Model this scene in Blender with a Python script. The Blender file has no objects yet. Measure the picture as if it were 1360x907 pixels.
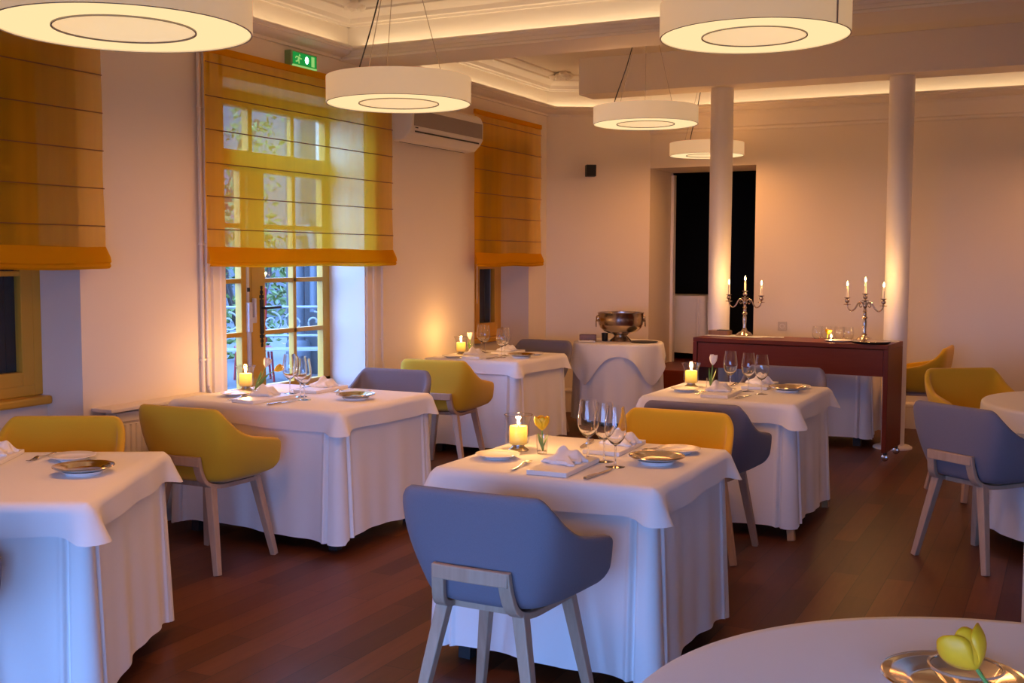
import bpy, bmesh, math, random
from mathutils import Vector, Matrix, Euler
random.seed(7)
PI = math.pi
sc = bpy.context.scene
COL = sc.collection

# ------------------------------------------------------------------ materials
def new_mat(name):
    m = bpy.data.materials.new(name); m.use_nodes = True
    nt = m.node_tree; nt.nodes.clear()
    out = nt.nodes.new('ShaderNodeOutputMaterial')
    return m, nt, out
def N(nt, t, **kw):
    n = nt.nodes.new(t)
    for k, v in kw.items():
        if k in n.inputs.keys(): n.inputs[k].default_value = v
        else: setattr(n, k, v)
    return n
def rgb(r, g, b): return (r, g, b, 1.0)
def mat_std(name, col, rough=.5, metal=0., spec=.5, var=0., vscale=6., bump=0., bscale=60., sheen=0., coat=0., sub=0.):
    m, nt, out = new_mat(name)
    p = N(nt, 'ShaderNodeBsdfPrincipled'); p.inputs['Roughness'].default_value = rough
    p.inputs['Metallic'].default_value = metal; p.inputs['Specular IOR Level'].default_value = spec
    p.inputs['Base Color'].default_value = rgb(*col)
    if sheen: p.inputs['Sheen Weight'].default_value = sheen
    if coat: p.inputs['Coat Weight'].default_value = coat
    tc = N(nt, 'ShaderNodeTexCoord')
    if var:
        no = N(nt, 'ShaderNodeTexNoise'); no.inputs['Scale'].default_value = vscale; no.inputs['Detail'].default_value = 4
        mx = N(nt, 'ShaderNodeMix'); mx.data_type = 'RGBA'
        mx.inputs[6].default_value = rgb(*[c*(1-var) for c in col]); mx.inputs[7].default_value = rgb(*[min(1, c*(1+var)) for c in col])
        nt.links.new(tc.outputs['Object'], no.inputs['Vector']); nt.links.new(no.outputs['Fac'], mx.inputs[0])
        nt.links.new(mx.outputs[2], p.inputs['Base Color'])
    if bump:
        n2 = N(nt, 'ShaderNodeTexNoise'); n2.inputs['Scale'].default_value = bscale; n2.inputs['Detail'].default_value = 3
        b = N(nt, 'ShaderNodeBump'); b.inputs['Strength'].default_value = bump; b.inputs['Distance'].default_value = .01
        nt.links.new(tc.outputs['Object'], n2.inputs['Vector']); nt.links.new(n2.outputs['Fac'], b.inputs['Height'])
        nt.links.new(b.outputs['Normal'], p.inputs['Normal'])
    nt.links.new(p.outputs[0], out.inputs[0])
    return m
def mat_emit(name, col, s):
    m, nt, out = new_mat(name)
    e = N(nt, 'ShaderNodeEmission'); e.inputs[0].default_value = rgb(*col); e.inputs[1].default_value = s
    nt.links.new(e.outputs[0], out.inputs[0]); return m
def mat_glass(name, tint=(1, 1, 1), lo=.04, hi=.55, pw=3.5):
    m, nt, out = new_mat(name)
    t = N(nt, 'ShaderNodeBsdfTransparent'); t.inputs[0].default_value = rgb(*tint)
    g = N(nt, 'ShaderNodeBsdfGlossy'); g.inputs['Roughness'].default_value = .03
    lw = N(nt, 'ShaderNodeLayerWeight'); lw.inputs[0].default_value = .5
    po = N(nt, 'ShaderNodeMath', operation='POWER'); po.inputs[1].default_value = pw
    mr = N(nt, 'ShaderNodeMapRange'); mr.inputs[3].default_value = lo; mr.inputs[4].default_value = hi
    mx = N(nt, 'ShaderNodeMixShader')
    nt.links.new(lw.outputs['Facing'], po.inputs[0]); nt.links.new(po.outputs[0], mr.inputs[0]); nt.links.new(mr.outputs[0], mx.inputs[0])
    nt.links.new(t.outputs[0], mx.inputs[1]); nt.links.new(g.outputs[0], mx.inputs[2])
    nt.links.new(mx.outputs[0], out.inputs[0]); return m
def mat_crystal():
    m, nt, out = new_mat('crystal')
    g = N(nt, 'ShaderNodeBsdfGlass'); g.inputs['IOR'].default_value = 1.47; g.inputs['Roughness'].default_value = 0
    g.inputs[0].default_value = rgb(.99, .99, .99)
    nt.links.new(g.outputs[0], out.inputs[0]); return m
def mat_sheer(name, col, transp, tcol):
    m, nt, out = new_mat(name)
    d = N(nt, 'ShaderNodeBsdfDiffuse'); d.inputs[0].default_value = rgb(*col)
    tl = N(nt, 'ShaderNodeBsdfTranslucent'); tl.inputs[0].default_value = rgb(*col)
    t = N(nt, 'ShaderNodeBsdfTransparent'); t.inputs[0].default_value = rgb(*tcol)
    a = N(nt, 'ShaderNodeMixShader'); a.inputs[0].default_value = .5
    b = N(nt, 'ShaderNodeMixShader')
    tc = N(nt, 'ShaderNodeTexCoord'); no = N(nt, 'ShaderNodeTexNoise')
    no.inputs['Scale'].default_value = 1.; no.inputs['Detail'].default_value = 3
    mp = N(nt, 'ShaderNodeMapping'); mp.inputs['Scale'].default_value = (14, 14, .6)
    mr = N(nt, 'ShaderNodeMapRange'); mr.inputs[1].default_value = .3; mr.inputs[2].default_value = .7
    mr.inputs[3].default_value = transp*.88; mr.inputs[4].default_value = transp*1.1
    nt.links.new(tc.outputs['Object'], mp.inputs[0]); nt.links.new(mp.outputs[0], no.inputs['Vector'])
    nt.links.new(no.outputs['Fac'], mr.inputs[0]); nt.links.new(mr.outputs[0], b.inputs[0])
    nt.links.new(d.outputs[0], a.inputs[1]); nt.links.new(tl.outputs[0], a.inputs[2])
    nt.links.new(a.outputs[0], b.inputs[1]); nt.links.new(t.outputs[0], b.inputs[2])
    nt.links.new(b.outputs[0], out.inputs[0]); return m
def mat_floor():
    m, nt, out = new_mat('plank_floor')
    p = N(nt, 'ShaderNodeBsdfPrincipled')
    tc = N(nt, 'ShaderNodeTexCoord'); mp = N(nt, 'ShaderNodeMapping'); mp.inputs['Rotation'].default_value = (0, 0, PI/2)
    br = N(nt, 'ShaderNodeTexBrick'); br.offset = .37; br.inputs['Scale'].default_value = 1
    br.inputs['Brick Width'].default_value = 1.05; br.inputs['Row Height'].default_value = .128
    br.inputs['Mortar Size'].default_value = .0016; br.inputs['Mortar Smooth'].default_value = .2
    br.inputs['Color1'].default_value = rgb(.070, .021, .008); br.inputs['Color2'].default_value = rgb(.145, .047, .017)
    br.inputs['Mortar'].default_value = rgb(.02, .008, .004)
    mp2 = N(nt, 'ShaderNodeMapping'); mp2.inputs['Scale'].default_value = (14, 1.2, 1)
    no = N(nt, 'ShaderNodeTexNoise'); no.inputs['Scale'].default_value = 3; no.inputs['Detail'].default_value = 6
    cr = N(nt, 'ShaderNodeMapRange'); cr.inputs[3].default_value = .72; cr.inputs[4].default_value = 1.25
    mx = N(nt, 'ShaderNodeMix'); mx.data_type = 'RGBA'; mx.blend_type = 'MULTIPLY'; mx.inputs[0].default_value = 1
    nt.links.new(tc.outputs['Object'], mp.inputs[0]); nt.links.new(mp.outputs[0], br.inputs['Vector'])
    nt.links.new(tc.outputs['Object'], mp2.inputs[0]); nt.links.new(mp2.outputs[0], no.inputs['Vector'])
    nt.links.new(no.outputs['Fac'], cr.inputs[0]); nt.links.new(br.outputs['Color'], mx.inputs[6]); nt.links.new(cr.outputs[0], mx.inputs[7])
    nt.links.new(mx.outputs[2], p.inputs['Base Color']); p.inputs['Roughness'].default_value = .38
    p.inputs['Specular IOR Level'].default_value = .2
    bp = N(nt, 'ShaderNodeBump'); bp.inputs['Strength'].default_value = .25; bp.inputs['Distance'].default_value = .003
    nt.links.new(br.outputs['Fac'], bp.inputs['Height']); bp.invert = True
    nt.links.new(bp.outputs[0], p.inputs['Normal']); nt.links.new(p.outputs[0], out.inputs[0]); return m
def mat_wood(name, c1, c2, rough=.45, scale=(30, 30, 2.5), spec=.4):
    m, nt, out = new_mat(name)
    p = N(nt, 'ShaderNodeBsdfPrincipled'); p.inputs['Roughness'].default_value = rough; p.inputs['Specular IOR Level'].default_value = spec
    tc = N(nt, 'ShaderNodeTexCoord'); mp = N(nt, 'ShaderNodeMapping'); mp.inputs['Scale'].default_value = scale
    no = N(nt, 'ShaderNodeTexNoise'); no.inputs['Scale'].default_value = 2; no.inputs['Detail'].default_value = 5
    mx = N(nt, 'ShaderNodeMix'); mx.data_type = 'RGBA'; mx.inputs[6].default_value = rgb(*c1); mx.inputs[7].default_value = rgb(*c2)
    nt.links.new(tc.outputs['Object'], mp.inputs[0]); nt.links.new(mp.outputs[0], no.inputs['Vector'])
    nt.links.new(no.outputs['Fac'], mx.inputs[0]); nt.links.new(mx.outputs[2], p.inputs['Base Color'])
    nt.links.new(p.outputs[0], out.inputs[0]); return m
def mat_glow(name, col, ecol, es):
    m, nt, out = new_mat(name)
    p = N(nt, 'ShaderNodeBsdfPrincipled'); p.inputs['Base Color'].default_value = rgb(*col); p.inputs['Roughness'].default_value = .85
    p.inputs['Emission Color'].default_value = rgb(*ecol); p.inputs['Emission Strength'].default_value = es
    nt.links.new(p.outputs[0], out.inputs[0]); return m
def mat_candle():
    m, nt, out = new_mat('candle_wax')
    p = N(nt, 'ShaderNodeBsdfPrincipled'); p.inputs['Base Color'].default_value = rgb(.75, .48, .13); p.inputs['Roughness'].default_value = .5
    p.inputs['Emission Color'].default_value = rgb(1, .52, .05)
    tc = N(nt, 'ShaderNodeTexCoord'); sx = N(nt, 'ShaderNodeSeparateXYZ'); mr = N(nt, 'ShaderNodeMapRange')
    mr.inputs[1].default_value = 0; mr.inputs[2].default_value = .085; mr.inputs[3].default_value = .15; mr.inputs[4].default_value = 2.6  # flame's glow through the wax put in as emission, rising toward the top
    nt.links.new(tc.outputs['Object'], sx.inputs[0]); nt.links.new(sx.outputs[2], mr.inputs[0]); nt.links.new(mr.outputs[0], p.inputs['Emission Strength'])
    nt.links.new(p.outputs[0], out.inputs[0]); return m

M = dict(
    wall=mat_std('cream_wall_paint', (.80, .72, .62), .7, var=.015, vscale=2, bump=.05, bscale=40),
    ceil=mat_std('ceiling_paint', (.80, .735, .64), .8),
    plaster=mat_std('moulding_paint', (.80, .735, .66), .6),
    floor=mat_floor(),
    cloth=mat_std('white_linen', (.80, .785, .78), .75, bump=.06, bscale=900, sheen=.15),
    grey=mat_std('grey_wool', (.185, .168, .205), .9, var=.16, vscale=420, bump=.12, bscale=500, sheen=.08),
    yellow=mat_std('yellow_wool', (.68, .40, .012), .9, var=.05, vscale=300, bump=.1, bscale=500, sheen=.2),
    oak=mat_wood('grey_oak', (.38, .25, .165), (.54, .38, .27), .5),
    tan=mat_wood('tan_beech', (.42, .22, .09), (.52, .30, .13), .45),
    dark=mat_std('dark_metal', (.02, .02, .022), .5),
    mahog=mat_wood('red_mahogany', (.13, .019, .007), (.175, .029, .010), .36, (2.5, 30, 30), .25),
    yframe=mat_wood('yellow_paint', (.58, .31, .028), (.65, .36, .038), .4, (3, 3, 3)),
    glass=mat_glass('clear_glass', (.985, .985, .985), .05, 1.0, 2.4),
    crystal=mat_crystal(),
    cglass=mat_glass('cut_glass', (.95, .955, .96), .10, .75, 2.0),
    rimglass=mat_glass('glass_rim', (.93, .93, .93), .22, .9, 1.6),
    pane=mat_glass('window_pane', (.96, .97, .98), .03, .4, 5),
    sheer=mat_sheer('yellow_voile', (.88, .50, .022), .39, (.98, .93, .70)),
    hem=mat_sheer('yellow_voile_fold', (.82, .44, .010), .06, (.98, .80, .30)),
    cord=mat_std('orange_batten', (.22, .085, .003), .7),
    silver=mat_std('silver', (.80, .70, .58), .14, 1.0),
    steel=mat_std('steel', (.62, .58, .54), .22, 1.0),
    pewter=mat_std('antique_silver', (.52, .43, .36), .22, 1.0),
    china=mat_std('porcelain', (.88, .86, .84), .18, spec=.5),
    slab=mat_std('white_porcelain_slab', (.86, .84, .83), .3),
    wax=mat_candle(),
    taper=mat_std('white_taper', (.90, .80, .62), .5),
    flame=mat_emit('flame', (1, .66, .22), 60),
    diffuser=mat_emit('lamp_diffuser', (1, .72, .36), 1.12),
    shade=mat_glow('lamp_shade_fabric', (.84, .78, .70), (1, .60, .27), .40),
    inner=mat_glow('lamp_inner_fabric', (.88, .80, .66), (1, .70, .36), .62),
    rim=mat_std('lamp_rim', (.42, .35, .30), .6),
    black=mat_std('matt_black', (.012, .012, .013), .45),
    iron=mat_std('wrought_iron', (.012, .010, .009), .5, bump=.2, bscale=200),
    socketm=mat_std('socket_grey', (.58, .52, .46), .35),
    plastic=mat_std('white_plastic', (.80, .75, .68), .35),
    grille=mat_std('grey_grille', (.33, .28, .25), .7, bump=.4, bscale=700),
    lock=mat_std('lavender_lock_metal', (.62, .60, .68), .35, .3),
    white=mat_std('white_gloss', (.82, .78, .74), .35),
    tulipy=mat_std('yellow_petal', (1.0, .54, .012), .5, var=.12, vscale=60),
    tulipy_warm=mat_std('yellow_petal_warmed', (1.0, .44, .008), .5, var=.10, vscale=60),  # same yellow, pushed toward orange to offset the bluish light on the nearest tulip
    tulipw=mat_std('white_petal', (.90, .80, .66), .5, var=.06, vscale=60),
    leaf=mat_std('tulip_green', (.16, .30, .05), .5, var=.2, vscale=40),
    lens=mat_std('smoked_plastic', (.02, .02, .02), .15),
    walnut=mat_wood('box_wood', (.20, .09, .04), (.30, .15, .07), .4),
    exitg=mat_emit('exit_green', (.02, .36, .06), .75),
    exitl=mat_emit('exit_pale_green', (.34, .68, .18), .9),
    exith=mat_emit('exit_lamp', (.30, 1, .55), 9.0),
    exitb=mat_std('exit_housing', (.20, .36, .16), .35),
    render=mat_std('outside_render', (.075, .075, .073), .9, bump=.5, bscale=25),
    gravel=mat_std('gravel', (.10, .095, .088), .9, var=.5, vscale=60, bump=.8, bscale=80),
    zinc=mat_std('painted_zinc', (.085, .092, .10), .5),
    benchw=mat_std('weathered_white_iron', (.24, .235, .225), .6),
    low_bounce=mat_std('low_bounce_ground', (.02, .035, .012), .9, var=.3, vscale=30),  # unseen ground, made dark so little sky light bounces indoors
    redp=mat_std('red_paint', (.30, .006, .010), .5),
    bush=mat_std('bush_leaf', (.09, .13, .018), .6, var=.4, vscale=8),
    bark=mat_std('bark', (.05, .035, .025), .9, var=.3, vscale=20),
    stone=mat_std('stone', (.06, .055, .05), .9, var=.35, vscale=14, bump=.6, bscale=30),
    shutter=mat_wood('dark_shutter', (.035, .022, .014), (.05, .032, .02), .6),
    gloom=mat_std('painted_darkness', (.012, .010, .008), .8),  # near-black base colour puts the doorway room's darkness into its walls
    brass=mat_std('plaque', (.35, .25, .12), .3, .8),
    led=mat_std('trough', (.8, .76, .68), .7),
)

# ------------------------------------------------------------------ mesh builder
class MB:
    def __init__(s): s.v = []; s.f = []
    def add(s, vs, fs):
        o = len(s.v); s.v += [tuple(v) for v in vs]; s.f += [tuple(i+o for i in f) for f in fs]; return s
    def box(s, x0, x1, y0, y1, z0, z1, mtx=None):
        vs = [(x, y, z) for z in (z0, z1) for y in (y0, y1) for x in (x0, x1)]
        if mtx: vs = [mtx @ Vector(v) for v in vs]
        return s.add(vs, [(0, 2, 3, 1), (4, 5, 7, 6), (0, 1, 5, 4), (2, 6, 7, 3), (0, 4, 6, 2), (1, 3, 7, 5)])
    def lathe(s, prof, n=32, c=(0, 0, 0), close=False):
        o = len(s.v); rings = []
        for r, z in prof:
            if r < 1e-6: rings.append([len(s.v)]); s.v.append((c[0], c[1], c[2]+z))
            else:
                rings.append(list(range(len(s.v), len(s.v)+n)))
                s.v += [(c[0]+r*math.cos(2*PI*i/n), c[1]+r*math.sin(2*PI*i/n), c[2]+z) for i in range(n)]
        prs = list(zip(rings, rings[1:])) + ([(rings[-1], rings[0])] if close else [])
        for a, b in prs:
            for i in range(n):
                j = (i+1) % n
                if len(a) == 1 and len(b) == 1: continue
                if len(a) == 1: s.f.append((a[0], b[i], b[j]))
                elif len(b) == 1: s.f.append((a[i], b[0], a[j]))
                else: s.f.append((a[i], b[i], b[j], a[j]))
        return s
    def sweep(s, path, sec, up=(0, 0, 1), closed=False, cap=True, scales=None):
        P = [Vector(p) for p in path]; n = len(P); m = len(sec); o = len(s.v); up = Vector(up)
        for i, p in enumerate(P):
            if closed: t = P[(i+1) % n]-P[i-1]
            else: t = P[min(i+1, n-1)]-P[max(i-1, 0)]
            t.normalize(); u = up if abs(t.dot(up)) < .98 else Vector((1, 0, 0))
            a = t.cross(u).normalized(); b = a.cross(t).normalized(); k = scales[i] if scales else 1
            s.v += [tuple(p+a*(x*k)+b*(y*k)) for x, y in sec]
        for i in range(n if closed else n-1):
            for j in range(m):
                A = o+i*m; B = o+((i+1) % n)*m; k = (j+1) % m
                s.f.append((A+j, A+k, B+k, B+j))
        if not closed and cap:
            s.f.append(tuple(o+j for j in range(m))[::-1]); s.f.append(tuple(o+(n-1)*m+j for j in range(m)))
        return s
    def tube(s, path, r, n=8, closed=False, scales=None):
        return s.sweep(path, [(r*math.cos(2*PI*i/n), r*math.sin(2*PI*i/n)) for i in range(n)], closed=closed, scales=scales)
    def prism(s, poly, z0, z1):
        n = len(poly)
        return s.add([(x, y, z0) for x, y in poly]+[(x, y, z1) for x, y in poly],
                     [tuple(range(n))[::-1], tuple(range(n, 2*n))]+[(i, (i+1) % n, n+(i+1) % n, n+i) for i in range(n)])
    def grid(s, rows, closed_u=False):
        o = len(s.v); m = len(rows[0])
        for r in rows: s.v += [tuple(p) for p in r]
        for i in range(len(rows)-1):
            for j in range(m if closed_u else m-1):
                k = (j+1) % m
                s.f.append((o+i*m+j, o+i*m+k, o+(i+1)*m+k, o+(i+1)*m+j))
        return s
    def build(s, name, mat, parent=None, smooth=True, ang=40, bevel=0, loc=(0, 0, 0), rot=(0, 0, 0), subsurf=0, solid=0, solid_off=-1, recalc=True):
        me = bpy.data.meshes.new(name); me.from_pydata(s.v, [], s.f); me.materials.append(mat)
        bm = bmesh.new(); bm.from_mesh(me); bmesh.ops.remove_doubles(bm, verts=bm.verts, dist=1e-6)
        if recalc: bmesh.ops.recalc_face_normals(bm, faces=bm.faces)
        bm.to_mesh(me); bm.free()
        if smooth:
            me.shade_smooth(); me.set_sharp_from_angle(angle=math.radians(ang))
        ob = bpy.data.objects.new(name, me); COL.objects.link(ob); ob.location = loc; ob.rotation_euler = rot
        if parent: ob.parent = parent
        if solid:
            md = ob.modifiers.new('s', 'SOLIDIFY'); md.thickness = solid; md.offset = solid_off
        if bevel:
            md = ob.modifiers.new('b', 'BEVEL'); md.width = bevel; md.segments = 2; md.limit_method = 'ANGLE'; md.angle_limit = math.radians(50)
        if subsurf:
            md = ob.modifiers.new('u', 'SUBSURF'); md.levels = subsurf; md.render_levels = subsurf
        return ob
def tag(o, label, cat, group=None, kind=None):
    if label: o['label'] = label
    if cat: o['category'] = cat
    if group: o['group'] = group
    if kind: o['kind'] = kind
    return o
def root(name, label, cat, loc=(0, 0, 0), rz=0, group=None):
    o = bpy.data.objects.new(name, None); COL.objects.link(o); o.location = loc; o.rotation_euler = (0, 0, rz)
    o.empty_display_size = .1
    return tag(o, label, cat, group)
def struct(o, label=None, cat=None): return tag(o, label, cat, kind='structure')
def copy_obj(o, parent=None):
    c = o.copy(); COL.objects.link(c); c.parent = parent
    for ch in o.children: copy_obj(ch, c)
    return c
def place(src, used, loc, rz, label, group=None):
    if not used: used.append(1); o = src
    else: o = copy_obj(src)
    o.location = loc; o.rotation_euler = (0, 0, rz); o['label'] = label
    if group: o['group'] = group
    return o
def bez(p0, p1, p2, p3, n=12):
    p0, p1, p2, p3 = map(Vector, (p0, p1, p2, p3)); r = []
    for i in range(n+1):
        t = i/n; r.append(p0*(1-t)**3+p1*3*t*(1-t)**2+p2*3*t*t*(1-t)+p3*t**3)
    return r
def spline(pts, n=6):
    P = [Vector(p) for p in pts]; P = [P[0]*2-P[1]]+P+[P[-1]*2-P[-2]]; r = []
    for i in range(1, len(P)-2):
        for k in range(n):
            t = k/n; a, b, c, d = P[i-1:i+3]
            r.append(.5*((2*b)+(c-a)*t+(2*a-5*b+4*c-d)*t*t+(3*b-a-3*c+d)*t**3))
    r.append(P[-2]); return r
def rect(w, h): return [(-w/2, -h/2), (w/2, -h/2), (w/2, h/2), (-w/2, h/2)]
def sm(a, b, x):
    t = max(0, min(1, (x-a)/(b-a))); return t*t*(3-2*t)

# ------------------------------------------------------------------ room shell
XL, YB, YF, XR, ZC = -4.75, 10.83, -.85, 3.6, 3.34
XO = -5.175                                                # outer face of the window wall
struct(MB().box(XL-.62, XR, YF-.3, YB+.0, -.12, 0).build('floor', M['floor'], smooth=False), 'dark reddish brown plank floor', 'floor')
struct(MB().box(XL-.7, XR+.2, YF-.3, YB+.8, ZC, ZC+.15).build('ceiling', M['ceil'], smooth=False), 'cream recessed ceiling', 'ceiling')
W1, DR, W3 = (2.95, 4.355), (5.50, 7.038), (8.77, 9.878)   # openings along the window wall
ZS, ZT = .80, 2.66
b = MB()
for y0, y1 in ((YF-.3, W1[0]), (W1[1], DR[0]), (DR[1], W3[0]), (W3[1], 10.28)): b.box(XO, XL, y0, y1, 0, ZC)
for y0, y1 in (W1, W3): b.box(XO, XL-.27, y0, y1, 0, ZS-.052)
for y0, y1 in (W1, DR, W3): b.box(XO, XL, y0, y1, ZT, ZC)
struct(b.build('wall_left', M['wall'], smooth=False), 'cream wall with three deep windows', 'wall')
CX = -3.857
struct(MB().prism([(XL, 10.28), (CX, YB), (CX, 11.557), (XO, 11.557), (XO, 10.28)], 0, ZC).build('wall_corner', M['wall'], smooth=False), 'slanted cream wall across the corner', 'wall')
b = MB(); b.box(-2.783, XR, YB, 11.557, 0, ZC); b.box(CX, -2.783, YB, 11.557, 2.455, ZC)
struct(b.build('wall_back', M['wall'], smooth=False), 'cream back wall with dark doorway', 'wall')
struct(MB().box(XR, XR+.2, YF-.3, YB+.7, 0, ZC).build('wall_right', M['wall'], smooth=False), 'cream side wall outside the view', 'wall')
FW = [(-2.8, -1.2), (-.9, 1.5)]; FZ = (.06, 1.82)     # openings left free under lowered blinds, behind the camera
b = MB(); xs = [XL-.6]+[x for p in FW for x in p]+[XR+.2]
for i in range(0, len(xs), 2): b.box(xs[i], xs[i+1], YF-.3, YF, 0, ZC)
for x0, x1 in FW: b.box(x0, x1, YF-.3, YF, FZ[1], ZC); b.box(x0, x1, YF-.3, YF, 0, FZ[0])
struct(b.build('wall_front', M['wall'], smooth=False), 'cream wall with two glazed doors behind the camera', 'wall')
for i, (x0, x1) in enumerate(FW):
    r = struct(root('window_%d' % (4+i), 'yellow framed glazed opening behind the camera, %s' % ('nearer the window wall', 'nearer the camera')[i], 'window', ((x0+x1)/2, YF-.15, FZ[0])))
    w = (x1-x0)/2; h = FZ[1]-FZ[0]
    f = MB(); f.box(-w, -w+.06, -.04, .04, 0, h); f.box(w-.06, w, -.04, .04, 0, h); f.box(-w, w, -.04, .04, 0, .06); f.box(-w, w, -.04, .04, h-.06, h); f.box(-.03, .03, -.04, .04, 0, h)
    f.build('window_frame', M['yframe'], r, smooth=False)
    MB().box(-w+.06, w-.06, -.004, .004, .06, h-.06).build('pane', M['pane'], r, smooth=False)
# dark room beyond the doorway, its raised floor and steps
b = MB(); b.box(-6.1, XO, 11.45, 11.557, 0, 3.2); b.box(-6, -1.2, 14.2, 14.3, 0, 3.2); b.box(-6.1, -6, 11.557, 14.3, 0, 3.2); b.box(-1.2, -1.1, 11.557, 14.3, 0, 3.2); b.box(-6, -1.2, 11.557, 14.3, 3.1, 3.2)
struct(b.build('wall_beyond', M['gloom'], smooth=False), 'near black walls, painted dark, of the room through the doorway', 'wall')
b = MB(); b.box(CX+.001, -2.784, 10.62, 11.55, 0, .45); b.box(-6, -1.2, 11.558, 14.2, 0, .45); b.box(CX+.02, -2.80, 10.34, 10.62, 0, .225)
struct(b.build('floor_steps', M['mahog'], smooth=False, bevel=.006), 'dark wooden steps up to the doorway', 'steps')
b = MB(); b.box(-2.79, -2.783+.0, YB-.012, 11.557, .45, 2.455)
struct(MB().box(CX, CX+.03, 11.50, 11.575, .45, 2.43).build('trim_1', M['white'], smooth=False), 'pale doorway edge trim', 'trim')
# baseboards
def strip(path, sec, name, mat, lab=None, kind='structure', closed=False):
    o = MB().sweep([(x, y, 0) for x, y in path], sec, closed=closed).build(name, mat, smooth=True, ang=25); return tag(o, lab, None, kind=kind)
bs = [(0, 0), (.02, 0), (.02, .20), (.028, .205), (.028, .225), (.008, .245), (0, .245)]
def baseboard(name, p, q, lab):
    # p->q with the room on the right-hand side of travel (section x = outwards into the room)
    o = MB().sweep([(p[0], p[1], 0), (q[0], q[1], 0)], bs).build(name, M['plaster'], smooth=False); struct(o, lab, 'baseboard')
baseboard('baseboard_left', (XL, YF), (XL, DR[0]-.13), 'cream baseboard under the window wall')
baseboard('baseboard_left.001', (XL, DR[1]+.18), (XL, 10.28), 'cream baseboard by the narrow window')
baseboard('baseboard_corner', (XL, 10.28), (CX, YB), 'cream baseboard of the slanted wall')
baseboard('baseboard_back', (-2.78, YB), (XR, YB), 'cream baseboard of the back wall')
# beams and columns
b = MB(); b.box(XL, XR, 6.86, 7.165, 2.95, ZC); b.sweep([(XL, 6.86, 0), (XR, 6.86, 0)], [(0, 2.95), (.12, 2.95), (.12, 2.965), (.105, 2.975), (.10, 3.01), (.125, 3.025), (.125, 3.04), (.11, 3.04), (.11, 3.0), (0, 3.0)])
struct(b.build('beam_1', M['plaster'], smooth=False), 'wide ceiling beam with lit cove ledge', 'beam')
struct(MB().box(-4.06, XR, 9.47, 9.80, 3.02, ZC).build('beam_2', M['plaster'], smooth=False, bevel=.004), 'lower boxed beam resting on the columns', 'beam')
for nm, x, y, z, lab in (('column', -2.79, 9.66, 3.02, 'round white column by the doorway'), ('column.001', -1.30, 9.64, 3.02, 'round white column beside the end of the console'), ('column.002', -.008, 3.4, ZC, 'round white column beyond the nearest round table')):
    r = struct(root(nm, lab, 'column', (x, y, 0)))
    MB().lathe([(.092, 0), (.094, 1.2), (.097, 2.2), (.0985, z-.002)], 40).build('shaft', M['white'], r)
    MB().lathe([(0, 0), (.155, 0), (.155, .012), (.14, .022), (.10, .026), (.093, .026)], 40).build('base', M['white'], r)
# cornices with cove ledges (profile: distance into the room, height)
crown = [(0, 2.955), (.022, 2.955), (.022, 2.975), (.04, 2.98), (.07, 2.99), (.10, 3.01), (.115, 3.02), (.125, 3.025), (.125, 3.042), (.11, 3.042), (.11, 3.01), (0, 3.01)]
def cornice(path, name, lab, prof=crown):
    struct(MB().sweep([(x, y, 0) for x, y in path], prof).build(name, M['plaster'], smooth=True, ang=30), lab, 'cornice')
cornice([(XL, YF), (XL, 6.86)], 'trim_2', 'cornice ledge over the French door')
cornice([(XL, 7.165), (XL, 8.5), (XL, 10.28), (CX, YB), (-2, YB), (XR, YB)], 'trim_3', 'cornice ledge along the far walls')
struct(MB().sweep([(CX, YB, 0), (XR, YB, 0)], [(0, 2.79), (.02, 2.79), (.026, 2.80), (.026, 2.815), (.012, 2.83), (.012, 2.955), (0, 2.955)]).build('trim_4', M['plaster'], smooth=False), 'flat frieze band on the back wall', 'trim')
# crown mouldings framing the recessed ceilings
cm = [(0, 3.20), (.02, 3.20), (.025, 3.215), (.04, 3.22), (.05, 3.25), (.08, 3.275), (.12, 3.285), (.125, 3.30), (.18, 3.31), (.20, 3.325), (.20, ZC), (0, ZC)]
def frame_mould(pts, name, lab, closed=True):
    struct(MB().sweep([(x, y, 0) for x, y in pts], cm, closed=closed).build(name, M['plaster'], smooth=True, ang=30), lab, 'moulding')
def mitre(pts):  # doubled corner points keep the section square
    return pts
def mould_runs(runs, name, lab):
    b = MB()
    for p, q in runs: b.sweep([(p[0], p[1], 0), (q[0], q[1], 0)], cm)
    struct(b.build(name, M['plaster'], smooth=True, ang=30), lab, 'moulding')
mould_runs([((XL, YF), (XL, 6.86)), ((XL, 6.86), (XR, 6.86))], 'trim_5', 'stepped ceiling moulding over the front half')
mould_runs([((XL, 7.165), (XL, 10.35)), ((XL-.1, 10.22), (CX+.1, 10.89)), ((CX-.1, YB), (XR, YB))], 'trim_6', 'stepped ceiling moulding over the far half')
def ornament(x, y, name, lab, sx=1, sy=-1):
    b = MB(); rnd = random.Random(3)
    for i in range(26):
        a = rnd.random(); t = rnd.uniform(-1, 1)
        px = x+sx*(.06+.17*rnd.random()); py = y+sy*(.06+.17*rnd.random()); pz = 3.29+.035*rnd.random()
        r = rnd.uniform(.018, .038)
        b.lathe([(0, -r), (r*.7, -r*.6), (r, 0), (r*.7, r*.6), (0, r)], 8, (px, py, pz))
    struct(b.build(name, M['plaster']), lab, 'ornament')
ornament(XL, 6.86, 'trim_7', 'plaster leaf ornament in the ceiling corner over the French door')
ornament(XL+.1, 10.25, 'trim_8', 'plaster leaf ornament in the far ceiling corner')

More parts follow.
